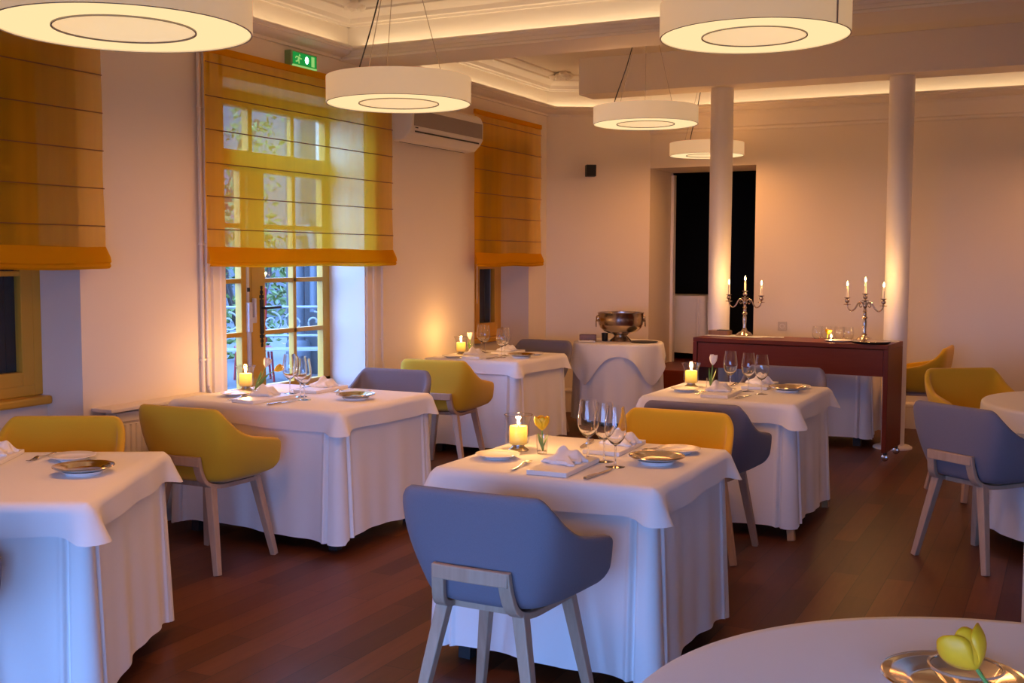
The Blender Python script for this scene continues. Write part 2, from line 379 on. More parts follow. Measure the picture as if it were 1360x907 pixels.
# ------------------------------------------------------------------ windows
def lap(b, y0, y1, z0, z1, x=0, t=.05, w=.06, bars_y=(), bars_z=(), bw=.028):
    b.box(x-t/2, x+t/2, y0, y0+w, z0, z1); b.box(x-t/2, x+t/2, y1-w, y1, z0, z1)
    b.box(x-t/2, x+t/2, y0+w, y1-w, z0, z0+w); b.box(x-t/2, x+t/2, y0+w, y1-w, z1-w, z1)
    for y in bars_y: b.box(x-t*.42, x+t*.42, y-bw/2, y+bw/2, z0+w, z1-w)
    for z in bars_z: b.box(x-t*.42, x+t*.42, y0+w, y1-w, z-bw/2, z+bw/2)
XF = -5.09
for i, (yo, lab) in enumerate(((W1, 'deep yellow framed window with dark panes under the widest blind'), (W3, 'narrow yellow framed window beside the slanted wall'))):
    r = struct(root('window_%d' % (1+2*i), lab, 'window', (XF, (yo[0]+yo[1])/2, ZS)))
    hw = (yo[1]-yo[0])/2; h = ZT-ZS
    f = MB(); lap(f, -hw, hw, 0, h, 0, .08, .055); f.box(-.035, .035, -.03, .03, .05, h-.05)
    f.build('window_frame', M['yframe'], r, smooth=False, bevel=.004)
    for s_ in (-1, 1):
        g = MB(); y0, y1 = sorted((s_*.03, s_*(hw-.055)))
        lap(g, y0, y1, .055, h-.055, .015, .05, .075, (), (.66, 1.22))
        k = g.build('casement', M['yframe'], r, smooth=False, bevel=.004)
        MB().box(.008, .014, y0+.07, y1-.07, .125, h-.125).build('pane', M['pane'], k, smooth=False)
    MB().box(-.04, .115, -hw+.001, hw-.001, -.05, -.004).build('windowsill', M['yframe'], r, smooth=False, bevel=.012)
    for s_ in (-1, 1):
        b = MB(); y0, y1 = sorted((s_*.005, s_*(hw+.04)))
        b.box(-.130, -.100, y0, y1, -.03, h+.03)
        for q in range(4): b.box(-.100, -.092, y0+.02+q*(y1-y0)/4, y0+(q+1)*(y1-y0)/4-.02, .04, h-.04)
        b.build('shutter', M['shutter'], r, smooth=False)
# French door
r = struct(root('door_1', 'yellow glazed French door to the garden', 'door', (XF, 0, 0)))
f = MB(); y0, y1 = DR
f.box(-.04, .04, y0-.02, y0+.02, 0, ZT); f.box(-.04, .04, 7.07-.005, 7.10, 0, ZT)
f.box(-.04, .04, y0, 7.08, 2.16, 2.27); f.box(-.04, .04, y0, 7.08, 2.56, ZT)
f.box(-.03, .03, 6.12, 6.16, 2.27, 2.56); f.box(-.02, .02, 6.60, 6.635, 2.27, 2.56); f.box(-.03, .03, 7.0, 7.08, 2.27, 2.56)
f.build('door_frame', M['yframe'], r, smooth=False, bevel=.004)
MB().box(-.004, .004, y0, 7.06, 2.27, 2.56).build('fanlight_pane', M['pane'], r, smooth=False)
zs = [.665, 1.025, 1.39, 1.765, 2.13]
def leaf(ya, yb, cols, sa, sb):
    b = MB()
    b.box(-.028, .028, ya, ya+sa, .01, 2.155); b.box(-.028, .028, yb-sb, yb, .01, 2.155)
    b.box(-.028, .028, ya, yb, .01, .655); b.box(-.028, .028, ya, yb, 2.135, 2.155)
    for z in zs[1:-1]: b.box(-.024, .024, ya, yb, z-.016, z+.016)
    for c in cols: b.box(-.024, .024, c-.018, c+.018, .65, 2.14)
    b.box(.028, .036, ya+sa, yb-sb, .12, .55)
    k = b.build('door_leaf', M['yframe'], r, smooth=False, bevel=.004)
    MB().box(-.004, .004, ya+sa, yb-sb, .655, 2.135).build('pane', M['pane'], k, smooth=False)
    return k
L1 = leaf(5.52, 6.128, (5.80,), .09, .10)
L2 = leaf(6.134, 7.07, (6.62,), .145, .115)
# ironwork on the wide leaf, lock case on the meeting stile
b = MB(); yy = 6.235
b.box(.028, .036, yy-.018, yy+.018, 1.02, 1.26)
for z, sgn in ((1.26, 1), (1.02, -1)):
    for k in range(3):
        w = (.020, .014, .009)[k]; zz = z+sgn*(.018+k*.032)
        b.prism([(0, 0)]*0 or [(0, 0), (0.001, 0), (0, .001)], 0, 0) if False else None
        b.box(.028, .034, yy-w, yy+w, zz-.011, zz+.011); b.box(.028, .034, yy-.005, yy+.005, min(z, zz), max(z, zz))
b.build('handle_plate', M['iron'], L2, smooth=False)
MB().tube([(.035, yy, 1.20), (.075, yy, 1.20), (.08, yy+.02, 1.20), (.08, yy+.15, 1.203)], .009).build('door_handle', M['iron'], L2)
b = MB(); b.box(.028, .05, 6.075, 6.10, .80, 1.24); b.box(.028, .06, 6.068, 6.105, 1.04, 1.245); b.box(.028, .055, 6.105, 6.15, 1.10, 1.14); b.box(.028, .055, 6.135, 6.155, 1.10, 1.27)
b.build('lock_case', M['lock'], L1, smooth=False, bevel=.004)
b = MB(); b.box(.028, .035, 6.078, 6.10, .05, 2.1); b.build('lock_rod', M['lock'], L1, smooth=False)
b = MB()
for z in (.93, 1.33): b.box(.035, .044, 6.078, 6.098, z-.014, z+.014)
b.build('rod_guide', M['dark'], L1, smooth=False)
MB().tube([(.03, 7.068, 1.02), (.05, 7.075, 1.04), (.05, 7.075, 1.14), (.03, 7.068, 1.16)], .006).build('hinge', M['yframe'], L2)
# casing around the French door opening
cs = [(0, 0), (.16, 0), (.16, .012), (.14, .022), (.11, .022), (.10, .012), (.06, .012), (.05, .02), (.02, .02), (.012, .008), (0, .008)]
b = MB()
for y, d in ((DR[1], 1), (DR[0], -1)):
    sec = [(XL+h, y+d*w) for w, h in (cs if d > 0 else [(min(w, .13), h) for w, h in cs])]
    b.prism(sec, 0, ZT+.12)
b.box(XL, XL+.02, DR[0]-.13, DR[1]+.16, ZT+.0, ZT+.12)
struct(b.build('trim_9', M['plaster'], smooth=False), 'moulded casing around the French door', 'trim')
# heating pipes up the wall
def pipe(x, y, z0, z1, rad, lab, bend=0):
    r = root('heating_pipe', lab, 'pipe', (x, y, 0))
    pts = [(0, 0, z) for z in (z0, z0+.5)] if not bend else [(0, bend, z0), (0, bend, z0+.55), (0, bend*.3, z0+.75), (0, 0, z0+.85)]
    MB().tube(spline(pts+[(0, 0, 1.6), (0, 0, z1)], 5), rad, 10).build('tube', M['plaster'], r)
    for z in (1.63, 2.45, .93):
        b = MB(); b.lathe([(rad, z-.008), (rad+.006, z-.006), (rad+.006, z+.006), (rad, z+.008)], 10); b.box(-.02, -rad*.5, -.006, .006, z-.006, z+.006)
        b.build('bracket', M['plaster'], r)
pipe(XL+.022, 5.268, 0, 2.78, .012, 'thin cream heating pipe left of the French door, nearer the radiator')
pipe(XL+.022, 5.312, 0, 2.94, .012, 'thin cream heating pipe against the French door casing', .04)
pipe(XL+.022, 7.255, 0, 2.93, .011, 'thin cream pipe between the French door and the air conditioner', .03)

# ------------------------------------------------------------------ blinds
def blind(y0, y1, zt, zb, lab, chain=None):
    r = root('roman_blind', lab, 'blind', (XL+.085, (y0+y1)/2, zb), 0, 'yellow roman blinds')
    w = (y1-y0)/2; h = zt-zb; rows = []
    for k in range(40):
        z = .02+(h-.02)*k/39; rows.append([(.006*math.sin(z*9)*(1-z/h)+.003*math.sin(j*.55), -w+2*w*j/60+(.012*math.sin(k*.35) if j in (0, 60) else 0)*0, z) for j in range(61)])
    MB().grid(rows).build('voile', M['sheer'], r, recalc=False)
    fold = [(-.006, .115), (.012, .115), (.034, .055), (.038, .03), (.030, .022), (.036, .008), (.026, -.004), (-.004, 0)]
    o = MB()
    rows = [[(x+.004*math.sin(j*.7+x*80), -w-.012*(1 if z < .06 else 0)+(2*w+.024*(1 if z < .06 else 0))*j/40, z+.004*math.sin(j*.3+x*60)) for j in range(41)] for x, z in fold]
    o.grid(rows).build('bottom_fold', M['hem'], r, recalc=False)
    o = MB(); o.grid([[(x*.55, -w+.004+(2*w-.008)*j/30, z*.8+.02) for j in range(31)] for x, z in fold]).build('inner_fold', M['hem'], r, recalc=False)
    nb = 6
    for k in range(nb):
        z = .115+(h-.115)*(k+.65)/nb-.02
        MB().tube([(.010, -w+.003, z+.0), (.012, 0, z), (.010, w-.003, z)], .0035, 6).build('batten', M['cord'], r)
    MB().box(-.01, .012, -w, w, h-.03, h+.01).build('head_rail', M['hem'], r, smooth=False)
    if chain is not None:
        b = MB()
        for k in range(44): b.lathe([(0, -.004), (.004, 0), (0, .004)], 6, (.02, chain, -.02-.3+k*.0075+.0))
        b.build('bead_chain', M['white'], r)
blind(2.80, 4.45, 2.80, 1.49, 'widest yellow voile blind, over the dark window beside the edge of the photo')
blind(5.245, 7.30, 2.80, 1.495, 'sheer yellow roman blind half lowered over the French door')
blind(8.615, 9.96, 2.82, 1.48, 'yellow roman blind over the narrow window by the slanted wall', -.66)

# ------------------------------------------------------------------ wall fittings
r = root('air_conditioner', 'white split air conditioner high on the wall between two blinds', 'air conditioner', (XL, 7.955, 2.44))
prof = [(0, .06), (.05, .0), (.14, .012), (.19, .06), (.215, .10), (.22, .24), (.20, .285), (.16, .31), (0, .32)]
b = MB(); hw = .575
b.add([(x, y, z) for y in (-hw, hw) for x, z in prof], [tuple(range(9)), tuple(range(9, 18))]+[(i, (i+1) % 9, 9+(i+1) % 9, 9+i) for i in range(9)])
b.build('body', M['plastic'], r, smooth=False, bevel=.012)
b = MB(); b.box(.212, .2225, -hw+.03, hw-.03, .115, .235); b.build('grille', M['grille'], r, smooth=False, rot=(0, 0, 0))
fl = MB(); fl.box(.07, .165, -hw+.06, hw-.06, .0, .012, Matrix.Translation((.0, 0, .012)) @ Matrix.Rotation(-.45, 4, 'Y') @ Matrix.Translation((.02, 0, -.005))); fl.build('air_flap', M['plastic'], r, smooth=False)
b = MB(); b.box(.06, .068, -hw+.06, hw-.06, .0, .016); b.box(.205, .208, -hw+.06, hw-.06, .068, .08, ) ; b.build('slot', M['dark'], r, smooth=False)
b = MB(); b.box(.2145, .218, -hw+.05, -hw+.09, .098, .106); b.build('badge', M['dark'], r, smooth=False)
r = root('exit_sign', 'small green running man exit sign lit above the French door blind', 'exit sign', (XL+.02, 6.265, 2.825))
b = MB(); b.box(-.02, .035, -.145, .145, 0, .10); b.build('housing', M['exitb'], r, smooth=False, bevel=.006)
MB().box(.035, .040, -.125, .13, .012, .09).build('green_panel', M['exitg'], r, smooth=False)
p = MB(); X = (.040, .0425)
def bar(y0, z0, y1, z1, w):
    d = Vector((0, y1-y0, z1-z0)); n = Vector((0, -d.z, d.y)).normalized()*w/2
    q = [Vector((0, y0, z0))+n, Vector((0, y1, z1))+n, Vector((0, y1, z1))-n, Vector((0, y0, z0))-n]
    p.add([(X[0], v.y, v.z) for v in q]+[(X[1], v.y, v.z) for v in q], [(0, 1, 2, 3), (4, 5, 6, 7), (0, 1, 5, 4), (1, 2, 6, 5), (2, 3, 7, 6), (3, 0, 4, 7)])
bar(-.072, .038, -.066, .062, .016); bar(-.068, .06, -.094, .062, .007); bar(-.094, .062, -.103, .050, .007); bar(-.064, .06, -.046, .05, .007); bar(-.046, .05, -.036, .054, .007)
bar(-.068, .040, -.064, .018, .009); bar(-.072, .040, -.090, .030, .009); bar(-.09, .030, -.10, .030, .008); bar(-.06, .068, -.056, .078, .012)
p.build('running_man', M['exitl'], r, smooth=False)
MB().box(.040, .0425, .072, .104, .016, .082).build('door_symbol', M['exitl'], r, smooth=False)
MB().box(.0, .041, -.13, .135, .0, .008).build('lit_edge', M['exitl'], r, smooth=False)
b = MB(); b.lathe([(0, -.020), (.016, -.013), (.023, 0), (.016, .013), (0, .020)], 16); o = b.build('signal_lamp', M['exith'], r, loc=(.043, .018, .05)); o.scale = (.3, .8, 1.3)
r = root('radiator', 'low cream panel radiator under the wall between window and French door', 'radiator', (XL, 4.86, .10))
b = MB(); b.box(.035, .10, -.37, .37, 0, .585)
for k in range(18):
    y = -.34+k*.04; b.prism([(.10, y-.014), (.108, y-.007), (.108, y+.007), (.10, y+.014)], .03, .53)
b.build('panel', M['plaster'], r, smooth=False)
MB().box(.03, .112, -.38, .38, .545, .60).build('top_grille', M['plaster'], r, smooth=False, bevel=.006)
for s_ in (-1, 1): MB().box(.0, .035, s_*.25-.015, s_*.25+.015, .1, .5).build('bracket', M['plaster'], r, smooth=False)
MB().box(.0, .15, -.45, .385, .612, .632).build('shelf', M['plaster'], r, smooth=False, bevel=.004)
nx, ny = .525, -.851                                       # outward normal of the slanted wall
r = root('wall_speaker', 'small black loudspeaker box mounted on the slanted wall', 'loudspeaker', (-4.385+nx*.09, 10.505+ny*.09, 2.36), math.atan2(ny, nx)-PI)
MB().box(-.05, .04, -.05, .05, 0, .115).build('cabinet', M['black'], r, smooth=False, bevel=.006)
MB().box(-.055, -.05, -.042, .042, .008, .107).build('speaker_grille', M['lens'], r, smooth=False)
MB().tube([(.04, 0, .05), (.088, 0, .05)], .012).build('bracket', M['black'], r)
r = root('power_socket', 'pale square wall socket above the console', 'power socket', (-2.50, YB-.006, .865), 0)
MB().box(-.043, .043, -.006, .006, 0, .086).build('plate', M['socketm'], r, smooth=False, bevel=.004)
MB().lathe([(0, -.004), (.021, -.004), (.022, .003), (.019, .003), (.0185, -.002), (0, -.002)], 24).build('socket_ring', M['white'], r, loc=(0, -.007, .043), rot=(PI/2, 0, 0))

# ------------------------------------------------------------------ pendant lamps
def pendant(x, y, z, R, h, lab, rz=0):
    r = root('pendant_lamp', lab, 'lamp', (x, y, z), rz, 'white drum pendant lamps')
    ri = R*.555; t = .006
    MB().lathe([(R-t, 0), (R, 0), (R, h), (R-t, h)], 72, close=True).build('outer_shade', M['shade'], r, ang=60)
    MB().lathe([(ri-.004, 0), (ri, 0), (ri, h), (ri-.004, h)], 60, close=True).build('inner_shade', M['inner'], r, ang=60)
    MB().lathe([(ri, .004), (R-t, .004), (R-t, .008), (ri, .008)], 72, close=True).build('diffuser', M['diffuser'], r, ang=30)
    b = MB()
    for q in (R-.003, ri-.002): b.lathe([(q-.0025, -.002), (q+.0025, -.002), (q+.0025, .003), (q-.0025, .003)], 72, close=True)
    b.box(-.004, .004, R-.002, R+.004, 0, h)
    b.build('rim', M['rim'], r)
    zt = ZC-z-.015
    for k in range(3):
        a = 2*PI*k/3+.35; px, py = R*.62*math.cos(a), R*.62*math.sin(a)
        MB().tube([(px, py, h-.01), (px*.16, py*.16, zt)], .0022, 6).build('cable', M['rim'], r)
    MB().tube(spline([(-R*.62, -.04, h-.01), (-R*.6, -.04, h+.05), (-R*.36, -.02, h+.45*(zt-h)), (-.03, 0, zt)], 6), .004, 6).build('power_cord', M['dark'], r)
    b = MB()
    for k in range(3):
        a = 2*PI*k/3+.35; b.tube([(0, 0, h*.5), (R*.98*math.cos(a), R*.98*math.sin(a), h*.5)], .004, 6)
        b.lathe([(.006, 0), (.006, .025), (0, .03)], 8, (R*.62*math.cos(a), R*.62*math.sin(a), h-.02))
    MB().lathe([(0, -.004), (.055, -.004), (.06, .0), (.06, .018), (0, .018)], 24).build('ceiling_rose', M['white'], r, loc=(0, 0, ZC-z-.018))
    for k in range(4):
        a = PI/4+k*PI/2
        li = bpy.data.lights.new('ring_bulb', 'POINT'); li.energy = P_UP; li.color = WARM; li.shadow_soft_size = .05
        lo = bpy.data.objects.new('bulb_light', li); COL.objects.link(lo); lo.parent = r; lo.location = ((ri+R)/2*math.cos(a), (ri+R)/2*math.sin(a), h*.6)
    # the light that leaves through the diffuser ring
    li = bpy.data.lights.new('ring_light', 'AREA'); li.shape = 'DISK'; li.size = R*1.7; li.energy = P_DOWN; li.color = WARM
    lo = bpy.data.objects.new('diffuser_light', li); COL.objects.link(lo); lo.parent = r; lo.location = (0, 0, -.006)
    return r
WARM = (1, .395, .105)
P_UP, P_DOWN = 1.2, 12.8
pendant(-2.753, 2.732, 2.276, .40, .135, 'largest looking white drum pendant over the table by the big window')
pendant(-3.391, 5.382, 2.402, .40, .14, 'white drum pendant over the table by the French door')
pendant(-1.262, 4.835, 2.495, .40, .14, 'white drum pendant above the front table, with a seam on its shade', -PI*.62)
pendant(-2.80, 7.75, 2.512, .375, .12, 'white drum pendant in front of the boxed beam, left of the doorway column', .5)
pendant(-3.085, 10.20, 2.50, .34, .115, 'small white drum pendant half hidden behind the doorway column', .9)
pendant(.35, 10.10, 2.48, .34, .115, 'white drum pendant cut by the photo edge, over the far end', .2)

# ------------------------------------------------------------------ chairs
def chair_mesh():
    half = [((0, -.262), .822, (0, -.212), .462), ((.10, -.262), .822, (.085, -.210), .462), ((.19, -.260), .822, (.15, -.198), .463),
            ((.243, -.249), .817, (.195, -.172), .464), ((.277, -.216), .780, (.222, -.125), .466), ((.294, -.15), .720, (.24, -.065), .468),
            ((.305, -.075), .678, (.255, 0), .472), ((.311, .005), .659, (.268, .055), .478), ((.314, .085), .645, (.283, .105), .488), ((.313, .145), .632, (.298, .145), .500), ((.309, .172), .610, (.302, .166), .515)]
    up = spline([(x, y, h) for (x, y), h, _, _ in half], 4); lo = spline([(x, y, h) for _, _, (x, y), h in half], 4)
    up = [Vector((-p.x, p.y, p.z)) for p in up[:0:-1]]+up; lo = [Vector((-p.x, p.y, p.z)) for p in lo[:0:-1]]+lo
    rows = [[(p.x*k, p.y*k+(1-k)*.02, p.z*.0+z+(p.z-.462)*.6) for p in lo] for k, z in ((.70, .436), (.82, .438), (.93, .446))]
    for k in range(11):
        t = k/10; e = 1-(1-t)**1.9
        rows.append([(a.x+(b.x-a.x)*e, a.y+(b.y-a.y)*e, a.z+(b.z-a.z)*t) for a, b in zip(lo, up)])
    return MB().grid(rows)
def super_ring(hx, y0, y1, p, n, z, k=1.0):
    r = []
    for i in range(n):
        a = 2*PI*i/n; c, s_ = math.cos(a), math.sin(a)
        r.append((hx*k*math.copysign(abs(c)**p, c), (y0+y1)/2+(y1-y0)/2*k*math.copysign(abs(s_)**p, s_), z))
    return r
def make_chair(mat, lab, wood='oak'):
    r = root('armchair', lab, 'chair')
    sh = chair_mesh(); o = sh.build('backrest', mat, r, recalc=True, solid=.036, solid_off=-1); 
    md = o.modifiers.new('u', 'SUBSURF'); md.levels = 1; md.render_levels = 1
    rings = [super_ring(.228, -.185, .255, .55, 40, z, k) for z, k in ((.434, .74), (.437, .86), (.446, .93), (.466, .985), (.482, .985), (.49, .93), (.495, .7))]
    b = MB().grid(rings, True); n0 = len(b.v); b.f.append(tuple(range(40))[::-1]); b.f.append(tuple(range(n0-40, n0)))
    b.build('seat', mat, r)
    # rear bracket: bar across the back and two limbs curling under the shell
    b = MB()
    b.sweep([(-.135, -.252, .555), (0, -.262, .557), (.135, -.252, .555)], rect(.022, .048))
    for s_ in (-1, 1):
        b.sweep(spline([(s_*.125, -.249, .577), (s_*.128, -.243, .52), (s_*.134, -.226, .462), (s_*.14, -.19, .433), (s_*.145, -.12, .421), (s_*.15, .02, .418), (s_*.155, .17, .418)], 4), rect(.044, .022), up=(1, 0, 0)) if False else \
        b.sweep(spline([(s_*.118, -.251, .578), (s_*.122, -.243, .52), (s_*.13, -.226, .462), (s_*.138, -.19, .432), (s_*.145, -.12, .417), (s_*.15, .02, .414), (s_*.155, .17, .414)], 4), rect(.022, .044), up=(s_, 0, 0))
    b.build('back_bracket', M[wood], r, smooth=False, bevel=.004)
    MB().box(-.15, .15, -.14, .17, .408, .43).build('seat_frame', M[wood], r, smooth=False)
    for sx in (-1, 1):
        for (tx, ty), (fx, fy) in (((.138, -.175), (.225, -.235)), ((.15, .145), (.222, .215))):
            b = MB(); d = math.atan2(fy, fx)
            b.sweep([(sx*tx, ty, .435), (sx*(tx+fx)/2, (ty+fy)/2, .218), (sx*fx, fy, 0)], rect(.044, .044), up=(0, 1, 0), scales=[1, .88, .72])
            b.build('leg', M[wood], r, smooth=False, bevel=.004)
    return r
CG = 'upholstered armchairs around the tables'
gu, yu = [], []
G = make_chair(M['grey'], 'x'); Yc = make_chair(M['yellow'], 'x')
R_ = math.radians
for loc, a, lab in (((-1.665, 3.31), R_(-1), 'grey armchair at the front table, its back to the camera, showing the bracket and legs'),
                    ((-1.72, 5.75), 0, 'dark grey armchair behind the front table\'s yellow one, facing the console'),
                    ((-1.745, 7.45), PI, 'grey armchair between the console and the table with the white tulip'),
                    ((-3.97, 6.03), PI+R_(3), 'grey armchair beside the bright door reveal, beyond the table by the French door'),
                    ((-4.24, 8.93), PI, 'grey armchair at the far table, nearest the slanted wall'),
                    ((-3.135, 2.07), R_(29.4), 'grey armchair at the table by the big window, only its arm tip showing'),
                    ((-.385, 6.225), R_(-36), 'grey armchair turned toward the round table, standing on the open floor')):
    place(G, gu, (loc[0], loc[1], 0), a, lab, CG)
for loc, a, lab in (((-1.69, 4.96), PI, 'bright yellow armchair on the far side of the front table'),
                    ((-3.92, 4.42), R_(1), 'yellow armchair drawn up to the table by the French door, its back to the camera'),
                    ((-4.14, 7.22), R_(7), 'yellow armchair at the far table under the air conditioner'),
                    ((-4.02, 3.48), PI+R_(29.4), 'yellow armchair beside the radiator, behind the table by the big window'),
                    ((-.53, 7.94), PI+R_(35.6), 'yellow armchair with its open front showing, behind the grey one at the round table'),
                    ((-1.17, 10.12), R_(88), 'yellow armchair seen from its side against the back wall')):
    place(Yc, yu, (loc[0], loc[1], 0), a, lab, CG)

# ------------------------------------------------------------------ tables and cloths
def perim(hw, hd, rc=.03, step=.02):
    """points round a rounded rectangle: (x, y, nx, ny, distance along the face to the nearest corner, face index, u)"""
    pts = []
    for fi, (ax, ay, L, off) in enumerate(((1, 0, hw, hd), (0, 1, hd, hw), (-1, 0, hw, hd), (0, -1, hd, hw))):
        nx, ny = ay, -ax; n = max(8, int(2*L/step))
        us = [-L+rc+2*(L-rc)*i/n for i in range(n+1)]
        us = sorted(set([round(q, 5) for q in us if L-abs(q) > .10 or L-abs(q) < .04]+[round(sg*(L-.042-.0045*k), 5) for k in range(14) for sg in (-1, 1)]))
        for u in us:
            pts.append((ax*u+nx*off, ay*u+ny*off, nx, ny, L-abs(u), fi, u))
        for k in range(1, 5):
            a = PI/2*k/5; mx, my = nx*math.cos(a)+ax*math.sin(a), ny*math.cos(a)+ay*math.sin(a)
            cx, cy = ax*(L-rc)+nx*(off-rc), ay*(L-rc)+ny*(off-rc)
            pts.append((cx+mx*rc, cy+my*rc, mx, my, 0, fi, L))
    return pts
def drape(hw, hd, z, drop, seed, skirt):
    rnd = random.Random(seed); ph = [rnd.uniform(0, 6.28) for _ in range(8)]; fl = [rnd.uniform(.7, 1.25) for _ in range(4)]
    P = perim(hw, hd, .025 if skirt else .02, .014 if skirt else .02); rows = []
    rows += [[(x*k, y*k, z) for x, y, *_ in P] for k in (.001, .5, .9)]
    rows.append([(x-nx*.008, y-ny*.008, z-.0005) for x, y, nx, ny, *_ in P])
    rows.append([(x, y, z-.007) for x, y, nx, ny, *_ in P])
    K = 14 if skirt else 8
    for k in range(1, K+1):
        t = k/K; row = []
        for i, (x, y, nx, ny, dc, fi, u) in enumerate(P):
            c = math.exp(-(dc/.09)**2)
            if skirt:
                L = drop+.012*math.sin(u*5+ph[fi])+.02*c
                w = .6*math.sin(u*15+ph[fi])+.35*math.sin(u*31+ph[fi+4])
                o = .004+t*.020+t*(.014*w*(1-c))+.014*t*c
                s_ = dc-.062                                        # pleat opening a hand's breadth from every corner
                if u > 0 or True:
                    o += t**.3*(-.022*math.exp(-(s_/.0065)**2)+.010*math.exp(-((s_-.018)/.010)**2))
            else:
                c2 = math.exp(-(dc/.055)**2); f = fl[(fi+(1 if u > 0 else 0)) % 4]
                L = drop+.005*math.sin(u*6+ph[fi])+.019*c2*f-.003*math.exp(-((dc-.13)/.05)**2)
                o = .010+t*.006+.046*f*c2*t**1.1+.004*t*math.sin(u*17+ph[fi+4])*(1-c2)
            row.append((x+nx*o, y+ny*o, z-.007-L*t))
        rows.append(row)
    return MB().grid(rows, True)
ZTOP = .755
def dining_table(cx, cy, rz, w, d, seed, lab, clab, slab, legmat='dark', splay=0, inset=.09, over=.100):
    hw, hd = w/2, d/2
    t = root('dining_table', lab, 'table', (cx, cy, 0), rz, 'square dining tables')
    MB().box(-hw+.012, hw-.012, -hd+.012, hd-.012, .715, ZTOP-.012).build('tabletop', M['tan'], t, smooth=False)
    for sx in (-1, 1):
        for sy in (-1, 1):
            MB().sweep([(sx*(hw-inset-.02), sy*(hd-inset-.02), .715), (sx*(hw-inset+splay), sy*(hd-inset+splay), 0)], rect(.05, .05), up=(0, 1, 0), scales=[1.1, 1 if not splay else .75]).build('leg', M[legmat], t, smooth=False)
    o = drape(hw-.006, hd-.006, ZTOP-.004, .665, seed, True).build('table_skirt', M['cloth'], None, ang=60, loc=(cx, cy, 0), rot=(0, 0, rz))
    tag(o, slab, 'tablecloth', 'floor length white table skirts')
    o = drape(hw+.008, hd+.008, ZTOP, over, seed+50, False).build('tablecloth', M['cloth'], None, ang=60, loc=(cx, cy, 0), rot=(0, 0, rz))
    tag(o, clab, 'tablecloth', 'short white top cloths')
T1R = R_(29.4)
dining_table(-1.72, 4.125, 0, .88, .90, 1, 'square table at the front, set with one open yellow tulip', 'short white top cloth on the front table with the yellow tulip', 'long white skirt of the front table, behind the grey armchair')
dining_table(-3.95, 5.235, 0, 1.13, .92, 2, 'wide table beside the French door', 'short white top cloth on the wide table by the French door', 'long white skirt of the wide table by the French door')
dining_table(-4.22, 8.18, 0, .82, .90, 3, 'square table at the far end under the narrow window', 'short white top cloth on the far table by the narrow window', 'long white skirt of the far table by the narrow window')
dining_table(-1.79, 6.645, 0, .88, .95, 4, 'square table on tan splayed legs before the console', 'short white top cloth on the table with the white tulip, before the console', 'long white skirt of the table before the console', 'tan', .06, .06)
dining_table(-3.603, 2.742, T1R, 1.2, .98, 5, 'wide table by the big window, cut by the edge of the photo', 'short top cloth, blue with daylight, on the table by the big window', 'long skirt, blue with daylight, of the table by the big window')

def round_drape(R, z, drop, seed, n=160, amp=.03, freq=9, flare=.03, lobes=None):
    rnd = random.Random(seed); ph = rnd.uniform(0, 6); rows = []
    def ring(r, zz): return [(r*math.cos(2*PI*i/n), r*math.sin(2*PI*i/n), zz) for i in range(n)]
    rows += [ring(R-.03, z), ring(R-.006, z-.001), ring(R+.002, z-.008)]
    K = 14
    for k in range(1, K+1):
        t = k/K; row = []
        for i in range(n):
            a = 2*PI*i/n; L = drop(a) if callable(drop) else drop
            o = flare*t+amp*t*(math.sin(a*freq+ph)+.5*math.sin(a*freq*1.7+ph*2))
            row.append(((R+.004+max(o, -.002)+0*t)*math.cos(a), (R+.004+max(o, -.002))*math.sin(a), z-.008-L*t))
        rows.append(row)
    b = MB().grid(rows, True); b.f.append(tuple(range(n))); return b
def round_table(cx, cy, R, lab, legs=True):
    t = root('round_table', lab, 'table', (cx, cy, 0), 0, 'round tables')
    MB().lathe([(0, .715), (R-.012, .715), (R-.012, ZTOP-.012), (0, ZTOP-.012)], 48).build('tabletop', M['tan'], t, ang=30)
    MB().lathe([(.045, .03), (.045, .715)], 20).build('pedestal', M['dark'], t)
    MB().lathe([(0, 0), (.22, 0), (.22, .012), (.06, .035), (0, .035)], 32).build('base', M['dark'], t)
round_table(.30, 6.98, .75, 'round table beside the grey armchair on the open floor')
o = round_drape(.745, ZTOP-.004, .66, 11, amp=.014, freq=14).build('table_skirt', M['cloth'], None, ang=60, loc=(.30, 6.98, 0)); tag(o, 'long white skirt of the round table beside the grey armchair', 'tablecloth', 'round table skirts')
o = round_drape(.755, ZTOP, lambda a: .15+.05*math.sin(4*a+1), 12, amp=.012, freq=12, flare=.012).build('tablecloth', M['cloth'], None, ang=60, loc=(.30, 6.98, 0)); tag(o, 'white top cloth of the round table beside the grey armchair', 'tablecloth', 'round table cloths')
round_table(.014, 1.963, .715, 'nearest round table, only its top showing at the bottom of the photo')
o = round_drape(.722, ZTOP, .6, 13, amp=.012, freq=12, flare=.02).build('tablecloth', M['cloth'], None, ang=60, loc=(.014, 1.963, 0)); tag(o, 'plain lilac white cloth of the nearest round table', 'tablecloth')
